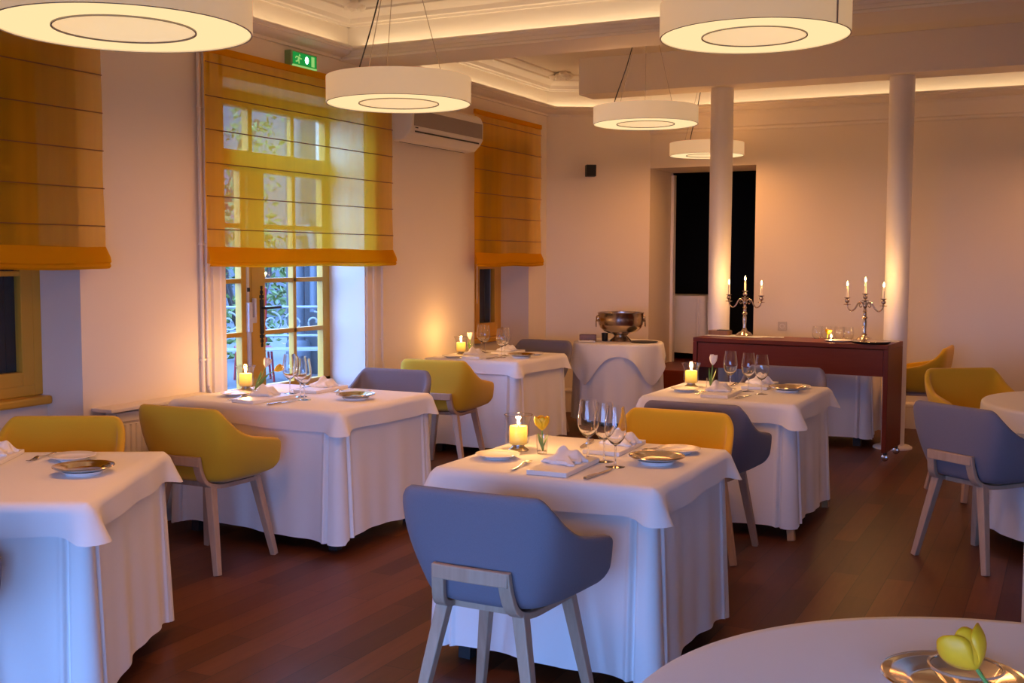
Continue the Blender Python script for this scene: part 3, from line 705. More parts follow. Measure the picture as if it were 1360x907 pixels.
# small table for the punch bowl
PX, PY, PZ = -3.69, 9.56, .80
t = root('round_table', 'small high round table carrying the punch bowl by the slanted wall', 'table', (PX, PY, 0), 0)
MB().lathe([(0, .76), (.388, .76), (.388, PZ-.012), (0, PZ-.012)], 40).build('tabletop', M['tan'], t, ang=30)
MB().lathe([(.04, .03), (.04, .76)], 20).build('pedestal', M['dark'], t); MB().lathe([(0, 0), (.2, 0), (.2, .012), (.05, .03), (0, .03)], 32).build('base', M['dark'], t)
o = round_drape(.393, PZ-.004, .68, 15, amp=.012, freq=11, flare=.02).build('table_skirt', M['cloth'], None, ang=60, loc=(PX, PY, 0)); tag(o, 'long white skirt of the punch bowl table', 'tablecloth')
o = round_drape(.402, PZ, lambda a: .10+.26*abs(math.cos(2*(a+PI/2+.42)))**3.0, 16, amp=.016, freq=8, flare=.03).build('tablecloth', M['cloth'], None, ang=60, loc=(PX, PY, 0)); tag(o, 'white cloth with pointed corners draped over the punch bowl table', 'tablecloth')
# cloth covered sideboard tables behind the console and in the doorway
def service_table(cx, cy, w, d, h, z0, seed, lab, clab):
    t = root('service_table', lab, 'table', (cx, cy, z0), 0)
    MB().box(-w/2+.012, w/2-.012, -d/2+.012, d/2-.012, h-.05, h-.012).build('tabletop', M['tan'], t, smooth=False)
    for sx in (-1, 1):
        for sy in (-1, 1): MB().box(sx*(w/2-.09)-.03, sx*(w/2-.09)+.03, sy*(d/2-.08)-.03, sy*(d/2-.08)+.03, 0, h-.05).build('leg', M['dark'], t, smooth=False)
    o = drape(w/2, d/2, h, h-.09, seed, True).build('tablecloth', M['cloth'], None, ang=60, loc=(cx, cy, z0)); tag(o, clab, 'tablecloth')
service_table(-2.07, 9.84, 1.16, .58, .75, 0, 21, 'clothed service table standing behind the console', 'long white cloth of the service table seen under the console')
service_table(-4.03, 12.15, .9, .6, .70, .45, 22, 'clothed table in the dark room beyond the doorway', 'long white cloth on the table in the dark doorway')

# ------------------------------------------------------------------ console
CR = R_(-4.6); CP = (-2.036, 8.965)
t = root('console_table', 'long red brown wooden console with drawer front, before the columns', 'console table', (CP[0], CP[1], 0), CR)
b = MB(); b.box(-.79, .79, 0, .50, .865, .90); b.build('top', M['mahog'], t, smooth=False, bevel=.003)
for s_ in (-1, 1):
    b = MB(); x0, x1 = sorted((s_*.79, s_*.755)); b.box(x0, x1, 0, .50, .07, .8645); b.build('side_panel', M['mahog'], t, smooth=False, bevel=.003)
    for y in (.06, .44):
        k = MB(); k.lathe([(0, -.012), (.022, -.012), (.027, -.008), (.027, .008), (.022, .012), (0, .012)], 20); o = k.build('caster', M['steel'], t, loc=(s_*.772, y, .027), rot=(PI/2, 0, 0))
        MB().box(-.012, .012, -.014, .014, .0, .045).build('caster_fork', M['dark'], o, smooth=False, loc=(0, .02, 0), rot=(-PI/2, 0, 0))
b = MB(); b.box(-.752, .752, .012, .035, .655, .861); b.build('drawer_front', M['mahog'], t, smooth=False, bevel=.003)
b = MB(); b.box(-.753, .753, .035, .49, .665, .68); b.build('drawer_bottom', M['mahog'], t, smooth=False)
b = MB(); b.box(-.753, .753, .475, .49, .68, .861); b.build('back_rail', M['mahog'], t, smooth=False)

# ------------------------------------------------------------------ tableware prototypes
def P_plate(lab='x'):
    r = root('bread_plate', lab, 'plate')
    MB().lathe([(0, .004), (.052, .004), (.058, .006), (.088, .017), (.090, .0185), (.088, .020), (.058, .0105), (.05, .008), (0, .008)], 48).build('dish', M['china'], r, ang=60)
    MB().lathe([(.034, 0), (.05, 0), (.052, .004), (.036, .004)], 40, close=True).build('foot_ring', M['china'], r)
    return r
def P_silver(R=.11, name='silver_plate', cat='silver plate'):
    r = root(name, 'x', cat); k = R/.11
    MB().lathe([(0, .016), (.058*k, .016), (.066*k, .018), (.074*k, .024), (.094*k, .028), (.098*k, .031), (.104*k, .030), (.109*k, .033), (.1105*k, .030), (.100*k, .024), (.076*k, .018), (.06*k, .013), (0, .013)], 56).build('dish', M['silver'], r, ang=50)
    MB().lathe([(0, 0), (.062*k, 0), (.076*k, .014), (.058*k, .0125), (0, .0125)], 40).build('saucer', M['china'], r)
    return r
def P_glass():
    r = root('wine_glass', 'x', 'wine glass')
    outer = [(0, .0805), (.004, .0812), (.020, .093), (.034, .111), (.0425, .135), (.0435, .155), (.040, .185), (.0335, .226), (.0326, .2325)]
    inner = [(.0314, .2325), (.0322, .226), (.0387, .185), (.0422, .155), (.0412, .135), (.0328, .1125), (.019, .0955), (0, .088)]
    MB().lathe(outer+inner, 40).build('bowl', M['crystal'], r, ang=80)
    MB().lathe([(0, .0055), (.0055, .0055), (.0036, .014), (.0034, .06), (.0042, .0803), (0, .0803)], 16).build('stem', M['crystal'], r, ang=60)
    MB().lathe([(0, 0), (.0375, 0), (.0378, .0012), (.02, .003), (.006, .0053), (0, .0053)], 36).build('foot', M['crystal'], r, ang=60)
    return r
def P_hurricane():
    r = root('candle_holder', 'x', 'candle holder')
    MB().lathe([(.030, .028), (.042, .034), (.0465, .05), (.0455, .075), (.0445, .10), (.048, .122), (.057, .146), (.0585, .149)], 40).build('glass_bowl', M['cglass'], r, ang=80)
    MB().lathe([(.0570, .1475), (.0595, .1475), (.0595, .1502), (.0570, .1502)], 40, close=True).build('rim', M['rimglass'], r, ang=80)
    MB().lathe([(0, 0), (.043, 0), (.044, .004), (.030, .014), (.024, .020), (.030, .028), (0, .028)], 36).build('foot', M['steel'], r, ang=40)
    return r
def P_candle():
    r = root('pillar_candle', 'x', 'candle')
    MB().lathe([(0, 0), (.036, 0), (.037, .003), (.037, .070), (.034, .074), (.020, .071), (0, .069)], 36).build('wax', M['wax'], r, ang=50)
    MB().tube([(0, 0, .068), (.001, 0, .082)], .0012, 6).build('wick', M['black'], r)
    MB().lathe([(0, 0), (.005, .006), (.0065, .012), (.004, .024), (.0015, .034), (0, .038)], 12).build('flame', M['flame'], r, loc=(0, 0, .078))
    return r
def P_vase():
    r = root('glass_vase', 'x', 'vase')
    MB().lathe([(.0205, .008), (.0225, .03), (.0235, .075), (.0245, .078)], 28).build('wall', M['cglass'], r, ang=80)
    MB().lathe([(0, 0), (.020, 0), (.0215, .004), (.0205, .012), (0, .010)], 28).build('base', M['cglass'], r, ang=40)
    return r
def petal_grid(b, a, R, H, flare, twist=0, c=(0, 0, 0), tip=1.0):
    rows = []
    for i in range(9):
        t = i/8; rr = R*(math.sin(min(1, t*1.25)*PI/2)**.8)*(1-.22*t*t)+flare*t**3
        hw = .98*(math.sin(PI*min(.97, t*.74+.10))**.6)*(1-.45*t**8); row = []
        for j in range(7):
            q = (j-3)/3; an = a+q*hw*1.02
            dr = rr*(1-.05*q*q); row.append((c[0]+dr*math.cos(an), c[1]+dr*math.sin(an), c[2]+H*(t-.07*q*q*t)*tip))
        rows.append(row)
    b.grid(rows)
def P_tulip(mat, R, H, flare, stem, leafy=True):
    """stem: points from inside the vase up to the blossom"""
    r = root('tulip', 'x', 'flower')
    pts = spline(stem, 6); MB().tube(pts, .0032, 8).build('stem', M['leaf'], r)
    top = Vector(stem[-1]); d = (Vector(stem[-1])-Vector(stem[-2])).normalized()
    b = MB()
    for k in range(3): petal_grid(b, k*2*PI/3, R, H, flare)
    for k in range(3): petal_grid(b, k*2*PI/3+PI/3, R*.90, H*.97, flare*.8)
    q = Vector((0, 0, 1)).rotation_difference(d).to_euler()
    o = b.build('blossom', mat, r, loc=top, rot=q, recalc=False, solid=.0012, solid_off=0)
    if leafy:
        base = Vector(stem[0]); mid = Vector(stem[len(stem)//2])
        for sg in (-1, 1):
            rows = []
            side = Vector((sg*.9, .35, 0))
            for i in range(8):
                t = i/7; p = base.lerp(top, t*.86)+side*(.026*math.sin(t*PI*.6)*t); w = .011*math.sin(PI*min(.98, .12+t*.86))
                rows.append([p+Vector((0, -w*sg, 0))*.6+Vector((w*.5, 0, 0)), p+Vector((0, 0, .0)), p+Vector((0, w*sg, 0))*.6-Vector((w*.5, 0, 0))])
            MB().grid(rows).build('leaf', M['leaf'], r, recalc=False, solid=.001)
    return r
def P_fork():
    r = root('fork', 'x', 'fork')
    prof = spline([(0, 0, .006), (0, .05, .004), (0, .10, .008), (0, .128, .013), (0, .142, .008), (0, .150, .006)], 4)
    ws = [.0085, .0078, .007, .006, .005, .0045, .0042, .004, .004, .004, .004, .0042, .005, .0065, .009, .0105, .0115, .012, .012, .012, .012]
    rows = [[(-w, p.y, p.z), (-w*.5, p.y, p.z+.0012), (w*.5, p.y, p.z+.0012), (w, p.y, p.z)] for p, w in zip(prof, ws)]
    MB().grid(rows).build('handle', M['steel'], r, solid=.002)
    b = MB()
    for k in range(4):
        x = -.0102+k*.0068; b.sweep(spline([(x, .148, .006), (x, .170, .003), (x*.95, .196, .007)], 4), rect(.0034, .0018))
    b.build('tines', M['steel'], r)
    return r
def P_knife():
    r = root('table_knife', 'x', 'knife')
    b = MB(); b.sweep([(0, 0, .006), (0, .004, .006), (0, .05, .006), (0, .10, .006)], [(-.008, -.0045), (.008, -.0045), (.009, 0), (.008, .0045), (-.008, .0045), (-.009, 0)], scales=[.7, 1, .95, .7]); b.build('handle', M['steel'], r)
    b = MB(); b.prism([(-.006, .098), (.006, .098), (.0095, .13), (.009, .19), (.002, .222), (-.004, .212), (-.006, .17)], .004, .0062); b.build('blade', M['steel'], r, smooth=False)
    return r
def P_slab():
    b = MB(); b.box(-.08, .08, -.175, .175, 0, .018); return b.build('serving_slab', M['slab'], None, smooth=False, bevel=.003)
def P_napkin(seed=0):
    """folded linen bundle: flat folded block with a raised, peaked wrap over it"""
    r = root('napkin', 'x', 'napkin')
    def hf(x, y):
        ridge = .040*math.exp(-((x+.018+.12*y)/.020)**2)*sm(-.07, .03, y)
        ridge2 = .030*math.exp(-((x-.040+.25*(y-.03))/.020)**2)*sm(-.04, .045, y)
        valley = .012*math.exp(-((x-.012)/.02)**2)
        return .022+ridge+ridge2+valley*sm(-.05, .02, y)+.004*math.sin(x*70+y*40)
    n = 26; rows = []
    for i in range(n+1):
        y = -.060+.120*i/n; wv = .066+.012*math.sin(i*.5)
        rows.append([(-wv+2*wv*j/n+.006*math.sin(i*.33), y+.006*math.sin(j*.4), max(.004, hf(-wv+2*wv*j/n, y)*min(1, .35+2.6*min(j, n-j, i+2, n-i)/n))) for j in range(n+1)])
    b = MB().grid(rows)
    # down to the base all round
    ring = [(0, j) for j in range(n)]+[(i, n) for i in range(n)]+[(n, j) for j in range(n, 0, -1)]+[(i, 0) for i in range(n, 0, -1)]
    top = [rows[i][j] for i, j in ring]; b.grid([top, [(x*.97, y*.97, 0) for x, y, z in top]], True)
    b.build('wrap', M['cloth'], r, ang=70)
    b = MB(); b.box(-.058, .058, -.050, .02, .0, .016); o = b.build('folded_base', M['cloth'], r, smooth=False, bevel=.006, loc=(0, -.012, .001))
    return r
protos = dict(plate=P_plate(), silver=P_silver(), glass=P_glass(), hurr=P_hurricane(), candle=P_candle(), vase=P_vase(), fork=P_fork(), knife=P_knife(), slab=P_slab(), nap=P_napkin())
protos['slab']['category'] = 'serving slab'
used = {k: [] for k in protos}
GRP = dict(plate='white bread plates', silver='silver plates on the tables', glass='stemmed wine glasses', hurr='glass candle holders', candle='pillar candles in glass holders', vase='small glass vases', fork='dinner forks', knife='table knives', slab='white slabs under the napkins', nap='folded white napkins')
ZI = ZTOP+.0006
def put(kind, x, y, lab, rz=0, z=ZI):
    return place(protos[kind], used[kind], (x, y, z), rz, lab, GRP[kind])
def seg(kind, p, q, lab, z=ZI):
    return put(kind, p[0], p[1], lab, math.atan2(q[1]-p[1], q[0]-p[0])-PI/2, z)
def light_candle(x, y, z, e):
    li = bpy.data.lights.new('candle_flame_light', 'POINT'); li.energy = e; li.color = (1, .50, .15); li.shadow_soft_size = .012
    lo = bpy.data.objects.new('candle_flame_light', li); COL.objects.link(lo); lo.location = (x, y, z)
def holder(x, y, tlab):
    put('hurr', x, y, 'glass hurricane candle holder on the '+tlab); put('candle', x, y, 'burning yellow pillar candle in the glass on the '+tlab, 0, ZI+.0285)
    light_candle(x, y, ZI+.0285+.125, 4.0)
def setting(T, tlab, f, b, rot=0):
    """f / b: dicts for the near and the far place, with the words that name them"""
    for S, sgn in ((f, 1), (b, -1)):
        if not S: continue
        w = S['w']; rz = rot if sgn > 0 else rot+PI
        if 'slab' in S:
            x, y = S['slab']; put('slab', x, y, 'white slab at the %s of the %s' % (w, tlab), rz+R_(S.get('sr', 2)))
        if 'nap' in S:
            x, y = S['nap']; put('nap', x, y, 'folded white napkin at the %s of the %s' % (w, tlab), rz+R_(S.get('nr', -12))+(0 if sgn > 0 else PI*.9), ZI+.0186)
        if 'plate' in S: put('plate', *S['plate'], 'white bread plate at the %s of the %s' % (w, tlab))
        if 'fork' in S: seg('fork', *S['fork'], 'fork at the %s of the %s' % (w, tlab))
        if 'knife' in S: seg('knife', *S['knife'], 'knife at the %s of the %s' % (w, tlab))
TF, T2, T3, T4, T1 = 'front table with the yellow tulip', 'table by the French door', 'far table by the narrow window', 'table before the console', 'table by the big window'
setting(0, TF, dict(w='grey chair\'s place', slab=(-1.712, 3.875), nap=(-1.722, 3.90), plate=(-2.035, 3.955), fork=((-1.862, 3.735), (-1.882, 3.93)), knife=((-1.552, 3.70), (-1.535, 3.92))),
        dict(w='yellow chair\'s place', slab=(-1.70, 4.375), nap=(-1.69, 4.41), nr=8, plate=(-1.432, 4.41), fork=((-1.535, 4.50), (-1.575, 4.31)), knife=((-1.862, 4.52), (-1.825, 4.30))))
holder(-2.04, 4.15, TF); put('vase', -1.92, 4.125, 'small clear vase with the yellow tulip on the front table')
put('silver', -1.432, 4.135, 'silver plate near the edge of the front table')
for x, y, w in ((-1.715, 4.118, 'nearest its candle'), (-1.628, 4.075, 'in the middle of the three'), (-1.548, 3.99, 'nearest its silver plate')): put('glass', x, y, 'wine glass on the %s, %s' % (TF, w))
setting(0, T4, dict(w='near place', slab=(-1.83, 6.42), nap=(-1.86, 6.46), nr=5, plate=(-2.075, 6.50), fork=((-1.955, 6.33), (-1.965, 6.52)), knife=((-1.70, 6.25), (-1.665, 6.47))),
        dict(w='console side place', slab=(-1.735, 6.945), nap=(-1.745, 6.97), plate=(-1.515, 6.955), fork=((-1.61, 7.04), (-1.62, 6.84)), knife=((-1.90, 7.03), (-1.90, 6.82))))
holder(-2.11, 6.72, T4); put('vase', -1.945, 6.575, 'small cut glass vase with the lone white tulip before the console')
put('silver', -1.525, 6.76, 'silver plate on the table before the console')
for x, y, w in ((-1.868, 6.74, 'nearest its candle'), (-1.735, 6.66, 'in the middle of the three'), (-1.63, 6.56, 'nearest its silver plate')): put('glass', x, y, 'wine glass on the %s, %s' % (T4, w))
setting(0, T2, dict(w='yellow chair\'s place', slab=(-4.035, 4.985), sr=-4, nap=(-4.08, 5.04), nr=10, plate=(-4.30, 5.06), fork=((-4.185, 4.86), (-4.205, 5.05)), knife=((-3.865, 4.80), (-3.835, 5.01))),
        dict(w='grey chair\'s place', slab=(-4.03, 5.51), sr=3, nap=(-4.05, 5.56), nr=10, plate=(-3.735, 5.45), fork=((-3.88, 5.62), (-3.89, 5.42)), knife=((-4.17, 5.60), (-4.16, 5.38))))
holder(-4.42, 5.29, T2); put('vase', -4.325, 5.275, 'small clear vase with two tulips by the French door')
put('silver', -3.60, 5.245, 'silver plate on the table by the French door')
for x, y, w in ((-4.088, 5.285, 'nearest its candle'), (-3.945, 5.195, 'in the middle of the three'), (-3.838, 5.09, 'nearest its silver plate')): put('glass', x, y, 'wine glass on the %s, %s' % (T2, w))
setting(0, T3, dict(w='yellow chair\'s place', slab=(-4.255, 7.955), nap=(-4.33, 7.98), nr=5, plate=(-4.43, 7.82), knife=((-4.115, 7.80), (-4.09, 7.93))),
        dict(w='grey chair\'s place', slab=(-4.245, 8.435), nap=(-4.27, 8.46), nr=5, plate=(-3.97, 8.36), fork=((-4.07, 8.5), (-4.075, 8.30)), knife=((-4.36, 8.53), (-4.36, 8.31))))
holder(-4.50, 8.08, T3); put('vase', -4.50, 8.235, 'small clear vase with a white tulip on the far table')
put('silver', -3.945, 8.075, 'silver plate on the far table by the narrow window')
for x, y, w in ((-4.50, 8.44, 'furthest back'), (-4.42, 8.35, 'second from the back'), (-4.10, 8.03, 'nearest its silver plate'), (-4.14, 8.17, 'second from its silver plate')): put('glass', x, y, 'wine glass on the %s, %s' % (T3, w))
setting(0, T1, None, dict(w='yellow chair\'s place', slab=(-3.765, 2.975), sr=2, nap=(-3.80, 3.03), nr=10, plate=(-3.50, 3.15), fork=((-3.672, 3.215), (-3.605, 3.03))), T1R)
put('silver', -3.235, 2.96, 'silver plate near the corner of the table by the big window')
# tulips
def tulip(x, y, mat, R, H, flare, stem, lab, leafy=True):
    t = P_tulip(mat, R, H, flare, stem, leafy); t.location = (x, y, ZI); t['label'] = lab; t['group'] = 'tulips in small vases'
tulip(-1.92, 4.125, M['tulipy'], .034, .060, .006, [(.004, 0, .012), (.002, 0, .05), (.0, 0, .095)], 'open yellow tulip standing upright on the front table')
tulip(-1.945, 6.575, M['tulipw'], .026, .066, .002, [(.002, 0, .012), (.006, 0, .06), (.010, .004, .125), (.012, .006, .155)], 'single white tulip on the table before the console', True)
tulip(-4.325, 5.275, M['tulipw'], .024, .058, .004, [(-.012, -.004, .012), (.012, .004, .06), (.04, .016, .115), (.05, .02, .145)], 'white tulip leaning over the vase by the French door')
tulip(-4.325, 5.275, M['tulipy'], .023, .055, .004, [(-.010, -.008, .012), (.02, .002, .06), (.07, .024, .105), (.102, .036, .125)], 'yellow tulip leaning lower in the vase by the French door')
tulip(-4.50, 8.235, M['tulipw'], .026, .065, .004, [(.002, 0, .012), (.0, 0, .06), (.0, 0, .115)], 'white tulip on the far table by the narrow window')
# nearest round table
NP = P_silver(.128, 'charger_plate', 'plate'); NP.location = (-.175, 2.175, ZI); NP['label'] = 'large silver charger plate on the nearest round table'
r = root('glass_bowl', 'clear glass bowl inside the large silver charger', 'bowl', (-.150, 2.120, ZI+.0345))
MB().lathe([(0, 0), (.03, 0), (.033, .004), (.05, .016), (.062, .034), (.064, .036)], 36).build('bowl', M['cglass'], r, ang=60)
MB().lathe([(.061, .033), (.0655, .034), (.0655, .038), (.061, .037)], 36, close=True).build('rim', M['silver'], r, ang=60)
put('vase', -.033, 1.742, 'small clear vase at the bottom edge of the photo')
tulip(-.033, 1.742, M['tulipy_warm'], .040, .058, .008, [(.004, -.006, .012), (-.010, .006, .07), (-.045, .030, .14), (-.078, .055, .178)], 'large open yellow tulip leaning over the nearest round table')
# far round table setting
put('plate', .02, 7.0, 'white plate on the round table beside the grey armchair, nearer its middle')
seg('fork', (-.14, 6.62), (-.04, 6.78), 'fork on the round table beside the grey armchair')
put('plate', .12, 6.72, 'white plate at the edge of the photo on the round table')

# ------------------------------------------------------------------ punch bowl table
r = root('punch_bowl', 'large polished silver punch bowl with lion ring handles', 'punch bowl', (PX+.02, PY, PZ+.0006))
MB().lathe([(0, 0), (.098, 0), (.10, .006), (.094, .014), (.080, .030), (.062, .046), (.058, .052), (.064, .058), (.070, .062), (0, .064)], 48).build('foot', M['pewter'], r, ang=50)
MB().lathe([(.05, .062), (.066, .064), (.10, .075), (.150, .094), (.184, .124), (.199, .158), (.204, .205), (.205, .252), (.210, .258), (.211, .264), (.204, .266), (.198, .262), (.196, .215), (.19, .175), (.172, .137), (.14, .105), (.09, .08), (0, .072)], 64).build('bowl', M['pewter'], r, ang=50)
for s_ in (-1, 1):
    a = R_(27); dx, dy = s_*math.cos(a), s_*math.sin(a)
    o = MB().lathe([(0, -.032), (.018, -.024), (.026, -.004), (.024, .016), (.014, .028), (0, .032)], 14).build('lion_mask', M['pewter'], r, loc=(dx*.205, dy*.205, .208), rot=(0, 0, a)); o.scale = (.8, 1, 1)
    ring = [(dx*.222+(-dy)*.024*math.sin(2*PI*i/20)*.9, dy*.222+dx*.024*math.sin(2*PI*i/20)*.9, .165+.032*math.cos(2*PI*i/20)) for i in range(20)]
    MB().tube(ring, .004, 8, closed=True).build('ring_handle', M['pewter'], o and r)
r = root('wooden_box', 'small dark wooden open box on the punch bowl table', 'box', (PX-.245, PY-.13, PZ+.0006), R_(20))
b = MB(); b.box(-.075, .075, -.05, .05, .012, .02); b.box(-.075, .075, -.05, -.042, .012, .062); b.box(-.075, .075, .042, .05, .012, .062); b.box(-.075, -.067, -.05, .05, .012, .062); b.box(.067, .075, -.05, .05, .012, .062)
b.build('tray', M['walnut'], r, smooth=False)
for sx in (-1, 1):
    for sy in (-1, 1): MB().box(sx*.06-.01, sx*.06+.01, sy*.038-.01, sy*.038+.01, 0, .012).build('foot', M['walnut'], r, smooth=False)
r = root('tumbler', 'dark metal cup beside the foot of the punch bowl', 'cup', (PX-.125, PY-.02, PZ+.0006)); MB().lathe([(0, 0), (.026, 0), (.028, .003), (.031, .075), (.029, .075), (.026, .006), (0, .006)], 28).build('cup', M['lens'], r, ang=50)
r = root('napkin', 'crumpled white napkin before the small wooden box', 'napkin', (PX-.215, PY-.235, PZ+.0006), R_(30))
rows = [[(-.075+.15*j/14, -.03+.06*i/8, .004+.014*abs(math.sin(j*.5+i*.7))*math.sin(PI*min(1, i/8+.06))) for j in range(15)] for i in range(9)]
MB().grid(rows).build('fold', M['cloth'], r, solid=.003, recalc=False)
r = root('serving_tray', 'thin black tray lying beside the punch bowl', 'tray', (PX+.255, PY-.03, PZ+.0006)); MB().lathe([(0, 0), (.11, 0), (.125, .008), (.127, .011), (.122, .011), (.108, .004), (0, .004)], 40).build('tray', M['black'], r, ang=40)

# ------------------------------------------------------------------ console things
def cw(lx, ly):                                            # console local -> world
    c, s_ = math.cos(CR), math.sin(CR); return CP[0]+lx*c-ly*s_, CP[1]+lx*s_+ly*c
ZK = .9006
def candelabrum(lx, ly, rz, lab, names):
    x, y = cw(lx, ly); r = root('candelabrum', lab, 'candelabrum', (x, y, ZK), rz, 'silver three armed candelabra on the console')
    MB().lathe([(0, 0), (.072, 0), (.074, .004), (.066, .012), (.060, .016), (.052, .026), (.030, .036), (.020, .046), (.022, .054), (.015, .060), (0, .060)], 40).build('base', M['pewter'], r, ang=50)
    MB().lathe([(.013, .058), (.015, .07), (.012, .085), (.016, .12), (.0165, .155), (.011, .172), (.020, .182), (.022, .19), (.012, .20), (.015, .214), (.011, .226), (.018, .236), (.012, .246), (.010, .262), (.016, .272), (.019, .286), (.012, .296), (.014, .31), (.010, .318)], 24).build('stem', M['pewter'], r, ang=50)
    arms = ((0, .318), (-.142, .285), (.142, .280))
    for k, (ax, az) in enumerate(arms):
        if ax:
            s_ = 1 if ax > 0 else -1
            pts = spline([(s_*.008, 0, .288), (s_*.03, 0, .306), (s_*.055, 0, .298), (s_*.078, 0, .258), (s_*.105, 0, .238), (s_*.132, 0, .256), (s_*.142, 0, az+.006)], 5)
            b = MB(); b.tube(pts, .0062, 8, scales=[1.25-.5*i/len(pts) for i in range(len(pts))])
            b.tube(spline([(s_*.03, 0, .306), (s_*.046, 0, .282), (s_*.034, 0, .268), (s_*.024, 0, .28)], 4), .004, 6)
            b.build('arm', M['pewter'], r, ang=60)
        MB().lathe([(0, 0), (.026, 0), (.030, .004), (.028, .006), (.008, .006), (.006, .014), (.017, .024), (.019, .034), (.012, .046), (.010, .050), (.024, .056), (.025, .060), (.009, .060), (.009, .052), (0, .052)], 24).build('candle_cup', M['pewter'], r, loc=(ax, 0, az), ang=50)
        wx, wy = x+ax*math.cos(rz), y+ax*math.sin(rz); zc = ZK+az+.0525
        tp = root('taper_candle', names[k], 'candle', (wx, wy, zc), 0, 'burning white tapers in the candelabra')
        hh = .095
        MB().lathe([(0, 0), (.0086, 0), (.0080, hh-.004), (.005, hh), (0, hh-.001)], 16).build('wax', M['taper'], tp, ang=50)
        MB().tube([(0, 0, hh-.002), (.0006, 0, hh+.008)], .0008, 5).build('wick', M['black'], tp)
        MB().lathe([(0, 0), (.005, .006), (.0068, .013), (.004, .026), (.0015, .036), (0, .040)], 12).build('flame', M['flame'], tp, loc=(0, 0, hh+.004))
        light_candle(wx, wy, zc+hh+.05, 2.5)
candelabrum(-.475, .36, CR, 'silver candelabrum on the console in front of the dark doorway', ('middle taper of the candelabrum before the doorway', 'taper against the doorway column', 'taper of the doorway candelabrum, furthest from its column'))
candelabrum(.525, .34, CR, 'silver candelabrum at the console end beside the column', ('middle taper of the candelabrum at the console end', 'taper of the console end candelabrum, above the tumblers', 'taper touching the console end column in view'))
x, y = cw(-.69, .36); r = root('wooden_box', 'low brown wooden box on the console beside the doorway column', 'box', (x, y, ZK+.0035), CR)
MB().prism([(.1*math.copysign(abs(math.cos(a))**.6, math.cos(a)), .06*math.copysign(abs(math.sin(a))**.6, math.sin(a))) for a in [2*PI*i/28 for i in range(28)]], 0, .036).build('body', M['walnut'], r, smooth=False, bevel=.003)
b = MB(); b.box(-.02, .085, -.03, .04, .036, .042); b.build('lid', M['dark'], r, smooth=False)
def paper(lx, ly, w, d, rz, lab, name='napkin', z=0):
    x, y = cw(lx, ly); r = root(name, lab, 'napkin', (x, y, ZK+z), CR+rz)
    rows = [[(-w/2+w*j/16, -d/2+d*i/8, .0012+.0022*abs(math.sin(j*.45+i*.6))) for j in range(17)] for i in range(9)]
    MB().grid(rows).build('sheet', M['cloth'], r, solid=.0012, solid_off=1, recalc=False)
paper(-.52, .30, .50, .22, 0, 'flat white runner under the doorway candelabrum')
bpy.data.objects['candelabrum'].location.z += .0046; bpy.data.objects['wooden_box.001'].location.z += .0012
paper(-.21, .34, .16, .13, .3, 'loose white napkin on the console, past the doorway candelabrum')
x, y = cw(.36, .20); r = root('oblong_plate', 'flat white plate on the console in front of the tumblers', 'plate', (x, y, ZK), CR); MB().lathe([(0, 0), (.085, 0), (.11, .008), (.112, .011), (.108, .011), (.08, .004), (0, .004)], 40).build('dish', M['china'], r, ang=40)
x, y = cw(.63, .12); r = root('serving_tray', 'round black and silver tray at the end of the console', 'tray', (x, y, ZK), CR); 
o = MB().lathe([(0, 0), (.13, 0), (.142, .006), (.146, .014), (.14, .015), (.12, .012), (0, .012)], 48).build('tray', M['black'], r, ang=40)
MB().lathe([(0, .0125), (.118, .0125), (.145, .0155), (.150, .0185), (.146, .0205), (.118, .016), (0, .0155)], 48).build('silver_liner', M['silver'], r, ang=40)
paper(.735, .36, .10, .12, 0, 'small white napkin at the corner of the console')
tb = root('tumbler', 'x', 'tumbler')
MB().lathe([(0, .004), (.024, .003), (.036, .018), (.041, .045), (.040, .075), (.0355, .102), (.035, .104)], 28).build('wall', M['glass'], tb, ang=80)
MB().lathe([(0, 0), (.022, 0), (.025, .004), (0, .0045)], 28).build('base', M['cglass'], tb, ang=40)
tu = []
for i, (lx, ly, w) in enumerate(((.13, .40, 'furthest from the candelabrum'), (.20, .43, 'second along, before the yellow flower'), (.305, .42, 'second from the candelabrum, behind the tealight'), (.385, .40, 'nearest the candelabrum'))):
    x, y = cw(lx, ly); place(tb, tu, (x, y, ZK), 0, 'stemless glass tumbler on the console, '+w, 'stemless tumblers on the console')
x, y = cw(.265, .33); r = root('tealight', 'lit tealight among the tumblers on the console', 'candle', (x, y, ZK), 0)
MB().lathe([(0, 0), (.019, 0), (.0195, .016), (.018, .016), (.0175, .012), (0, .012)], 24).build('cup', M['steel'], r, ang=40)
MB().lathe([(0, .0), (.005, .006), (.0065, .012), (.004, .024), (0, .034)], 12).build('flame', M['flame'], r, loc=(0, 0, .016)); light_candle(x, y, ZK+.06, 1.0)
t = P_tulip(M['tulipy'], .024, .042, .012, [(0, 0, .0035), (.001, 0, .02), (.004, 0, .04)], False); x, y = cw(.225, .355); t.location = (x, y, ZK); t['label'] = 'small yellow flower head among the tumblers on the console'

